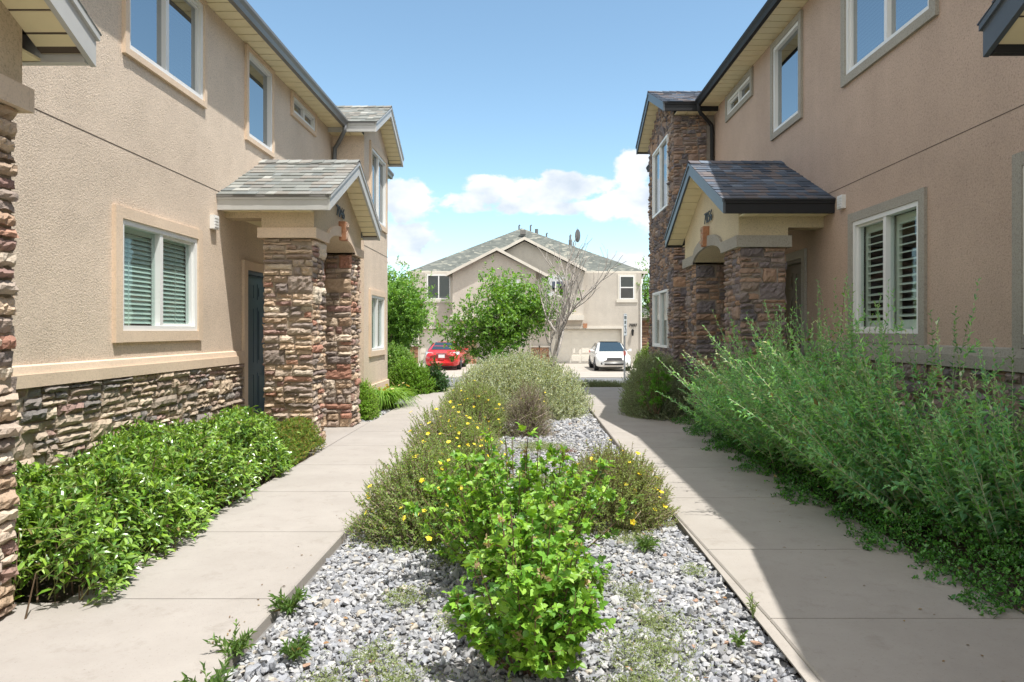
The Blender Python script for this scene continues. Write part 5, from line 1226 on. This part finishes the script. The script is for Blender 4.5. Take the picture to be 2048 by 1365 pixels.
# ------------------------------------------------------------------ cars
MT['glass_car'] = mat('car glass', (.03, .05, .065), .05, spec=.9)
MT['tyre'] = mat('tyre', (.02, .02, .02), .8)
MT['rim'] = mat('alloy', (.45, .45, .46), .3, metal=.8)
MT['rimd'] = mat('dark alloy', (.05, .05, .055), .35, metal=.5)
MT['lens'] = mat('lamp lens', (.6, .62, .65), .15)
MT['lensr'] = mat('red lens', (.35, .01, .01), .15)
MT['plate'] = mat('plate', (.7, .7, .7), .5)
MT['chrome'] = mat('chrome', (.6, .6, .62), .2, metal=1)
MT['grille'] = mat('grille', (.08, .08, .085), .4)
def carpaint(nm, c):
    m, nt, b = nodes_mat(nm); b.inputs['Base Color'].default_value = (*c, 1); b.inputs['Roughness'].default_value = .35; b.inputs['Coat Weight'].default_value = .8; b.inputs['Coat Roughness'].default_value = .05; return m
def sedan(label, loc, rot, paint, white):
    root = thing('parked_car', label, 'car', loc); root.rotation_euler = (0, 0, rot)
    def lb(nm, g, m, sm=False, par=root): return build(nm, g, m, par, smooth=sm, local=True)
    # body loft : front at +y
    st = [(-2.38, .62, .38, .80), (-2.30, .80, .27, .94), (-2.05, .88, .22, 1.00), (-1.5, .905, .20, 1.02), (-.6, .91, .19, .99), (.4, .91, .19, .97), (1.2, .91, .19, .95), (1.75, .90, .20, .88), (2.15, .85, .22, .78), (2.33, .72, .26, .68), (2.40, .55, .34, .58)]
    g = G(); V = []; F = []; n = 16
    for (y, wd, zb_, zt_) in st:
        h_ = zt_-zb_
        half = [(0, zb_), (.8*wd, zb_), (.96*wd, zb_+.10*h_), (1.0*wd, zb_+.35*h_), (.995*wd, zb_+.62*h_), (.965*wd, zb_+.82*h_), (.86*wd, zb_+.95*h_), (.5*wd, zb_+1.0*h_), (0, zb_+1.02*h_)]
        ring = half+[(-a, b_) for a, b_ in half[-2:0:-1]]
        V += [(a, y, b_) for a, b_ in ring]; n = len(ring)
    for i in range(len(st)-1):
        for k in range(n): F.append((i*n+k, i*n+(k+1) % n, (i+1)*n+(k+1) % n, (i+1)*n+k))
    F.append(tuple(range(n))); F.append(tuple(range((len(st)-1)*n, len(st)*n))[::-1]); g.add(V, F)
    body = lb('body', g, paint, True)
    # cabin
    g = G(); cs = [(-1.88, .70, .985, .99), (-1.35, .68, .99, 1.25), (-.85, .62, .99, 1.41), (-.2, .62, .98, 1.46), (.35, .61, .96, 1.43), (.9, .66, .95, 1.18), (1.38, .72, .90, .93)]
    V = []; F = []; n = 8
    for (y, wt, z0, z1) in cs:
        V += [(-.86, y, z0-.06), (-.80-.0, y, z0+(z1-z0)*.35), (-wt, y, z0+(z1-z0)*.86), (-wt*.75, y, z1), (wt*.75, y, z1), (wt, y, z0+(z1-z0)*.86), (.80, y, z0+(z1-z0)*.35), (.86, y, z0-.06)]
    for i in range(len(cs)-1):
        for k in range(n-1): F.append((i*n+k, i*n+k+1, (i+1)*n+k+1, (i+1)*n+k))
    g.add(V, F); roof = lb('cabin', g, paint, True)
    # glazing, slightly proud
    def quad(nm, P, m='glass_car'):
        g = G(); P = [Vector(p) for p in P]; nrm_ = (P[1]-P[0]).cross(P[2]-P[0]).normalized()*.012
        c = sum(P, Vector())/len(P)
        if nrm_.dot(c-Vector((0, 0, .9))) < 0: nrm_ = -nrm_
        k = len(P); V = [tuple(p+nrm_) for p in P]+[tuple(p-nrm_) for p in P]
        g.add(V, [tuple(range(k)), tuple(range(2*k-1, k-1, -1))]+[(i, i+k, (i+1) % k+k, (i+1) % k) for i in range(k)]); return lb(nm, g, m)
    quad('windscreen', [(-.66, 1.30, .99), (.66, 1.30, .99), (.52, .46, 1.425), (-.52, .46, 1.425)])
    quad('rear_window', [(-.62, -1.76, 1.055), (.62, -1.76, 1.055), (.50, -.93, 1.42), (-.50, -.93, 1.42)])
    for s_ in (-1, 1):
        quad('side_window', [(s_*.83, -.62, 1.02), (s_*.83, .98, 1.00), (s_*.655, .38, 1.36), (s_*.655, -.62, 1.395)])
        quad('side_window', [(s_*.83, -1.45, 1.05), (s_*.83, -.70, 1.03), (s_*.655, -.70, 1.39), (s_*.67, -.95, 1.35)])
        g = G(); g.tube([(s_*.86, .85, 1.0), (s_*.98, .83, 1.03)], .03, 6); g.box(s_*.93, s_*1.08, .77, .88, .98, 1.11); lb('mirror', g, paint)
        for yy in (-1.42, 1.40):
            g = G(); a = s_*.70; b_ = s_*.915; g.tube([(a, yy, .32), (b_, yy, .32)], .32, 22); wh = lb('wheel', g, 'tyre', False)
            g = G(); g.tube([(s_*.90, yy, .32), (s_*.925, yy, .32)], .215, 18)
            lb('rim', g, 'rim' if white else 'rim', False, wh)
            g = G(); 
            for k in range(5):
                th = k*2*math.pi/5+.6; g.tube([(s_*.93, yy+.05*math.cos(th+.6), .32+.05*math.sin(th+.6)), (s_*.93, yy+.2*math.cos(th+.6), .32+.2*math.sin(th+.6))], .03, 4)
            lb('hub', g, 'rimd', False, wh)
            g = G(); 
            P = [(s_*.916, yy+.385*math.cos(t), .33+.385*math.sin(t)) for t in np.linspace(0, math.pi, 13)]+[(s_*.916, yy-.385, .2), (s_*.916, yy+.385, .2)]
            g.add(P, [tuple(range(15))]); lb('wheel_arch', g, 'black')
        quad('headlight', [(s_*.50, 2.30, .60), (s_*.80, 2.16, .62), (s_*.86, 1.90, .78), (s_*.62, 2.13, .76)], 'lens')
        P = [(s_*.42, -2.34, .80), (s_*.80, -2.29, .80), (s_*.885, -1.98, .84), (s_*.885, -1.98, .94), (s_*.72, -2.28, .95), (s_*.44, -2.32, .90)]
        quad('tail_light', P, 'lens' if not white else 'lensr')
        g = G(); g.tube([(s_*.62, 2.30, .40), (s_*.62, 2.37, .40)], .06, 10); lb('fog_lamp', g, 'black')
    g = G(); g.prism([(-.42, .54), (.42, .54), (.36, .70), (-.36, .70)], 1, 2.34, 2.41); gr = lb('grille', g, 'grille')
    g = G(); g.box(-.37, .37, 2.40, 2.425, .62, .635); g.box(-.42, .42, 2.40, 2.425, .54, .552); g.box(-.36, .36, 2.40, 2.425, .69, .70); lb('grille_bar', g, 'chrome')
    g = G(); g.box(-.5, .5, 2.30, 2.405, .33, .42); lb('air_intake', g, 'black')
    g = G(); g.box(-.28, .28, -2.42, -2.37, .86, .90); lb('badge_bar', g, 'chrome')
    g = G(); g.box(-.16, .16, -2.43, -2.385, .66, .82); lb('number_plate', g, 'plate')
    if white:
        g = G(); g.box(-.50, .50, -.75, .35, 1.462, 1.470); lb('sunroof', g, 'black')
    return root
sedan('red sedan parked nose-in on the left driveway, seen from behind', (-4.42, 38.4, FZ+.012), 0, carpaint('red paint', (.62, .018, .02)), False)
sedan('white sedan with dark roof facing the street on the right driveway', (4.35, 37.4, FZ+.012), math.pi, carpaint('white paint', (.78, .78, .77)), True)

# ------------------------------------------------------------------ street sign
def sign():
    Y = 24.0; x = (1249-1055)*Y/K; z0 = ground_z(Y); root = thing('street_sign', 'grey metal speed limit sign on a post seen almost edge-on beside the white car', 'sign', (x, Y, z0))
    g = G(); g.box(x-.03, x+.03, Y-.02, Y+.02, z0, H+.56); build('post', g, mat('galvanised', (.42, .43, .44), .4, metal=.6), root)
    a = math.radians(72); zc = H-(650-662)*Y/K; hw, hh = .30, .38
    ux, uy = math.cos(a), math.sin(a); nx, ny = uy, -ux   # plate turned away from the camera
    g = G(); nxx, nyy = -uy, ux
    def rect(g, hw, hh, off, th, zz=0, uc=0):
        V = []
        for o_ in (off, off+th):
            for (u_, v_) in ((-hw, -hh), (hw, -hh), (hw, hh), (-hw, hh)): V.append((x+ux*(u_+uc)+nx*o_, Y+uy*(u_+uc)+ny*o_, zc+zz+v_))
        g.add(V, [(3, 2, 1, 0), (4, 5, 6, 7), (0, 1, 5, 4), (1, 2, 6, 5), (2, 3, 7, 6), (3, 0, 4, 7)])
    rect(g, hw, hh, .025, .004); pl = build('sign_plate', g, mat('sign white', (.62, .63, .64), .5), root)
    g = G(); e = .012
    for (w_, h_, zz, uc) in ((hw-.02, .006, hh-.02, 0), (hw-.02, .006, -hh+.02, 0), (.006, hh-.02, 0, hw-.02), (.006, hh-.02, 0, -hw+.02)): rect(g, w_, h_, .0295, .0015, zz, uc)
    build('sign_border', g, 'black', pl)
    for s, sz, dz in (('SPEED', .15, .24), ('LIMIT', .15, .08), ('25', .38, -.17)):
        text_mesh('lettering', s, sz, (x+nx*.032, Y+ny*.032, zc+dz), (math.radians(90), 0, a), 'black', pl, depth=.002, extra=.004)
    g = G(); g.box(x-.04, x+.04, Y-.032, Y-.021, zc-1.05, zc-.9); build('sticker', g, mat('sticker red', (.5, .12, .1), .5), root)
sign()

# ------------------------------------------------------------------ groups of repeats
GR = {'townhouse': 'townhouses', 'flowering_shrub': 'yellow-flowered bushes in the gravel bed', 'leafy_shrub': 'bright green leafy shrubs in the gravel bed', 'mist_shrub': 'blue-green shrubs along the right walk',
      'boxwood': 'green bushes beyond the left porch', 'silver_shrub': 'silver-leaved shrubs', 'twiggy_shrub': 'twiggy brown shrubs', 'hedge': 'low hedges along the left wall', 'weed': 'weeds in the gravel',
      'deciduous_tree': 'leafy trees', 'parked_car': 'cars parked on the driveways'}
for o in bpy.data.objects:
    if o.parent is None and 'category' in o.keys():
        k = o.name.split('.')[0]
        if k in GR: o['group'] = GR[k]
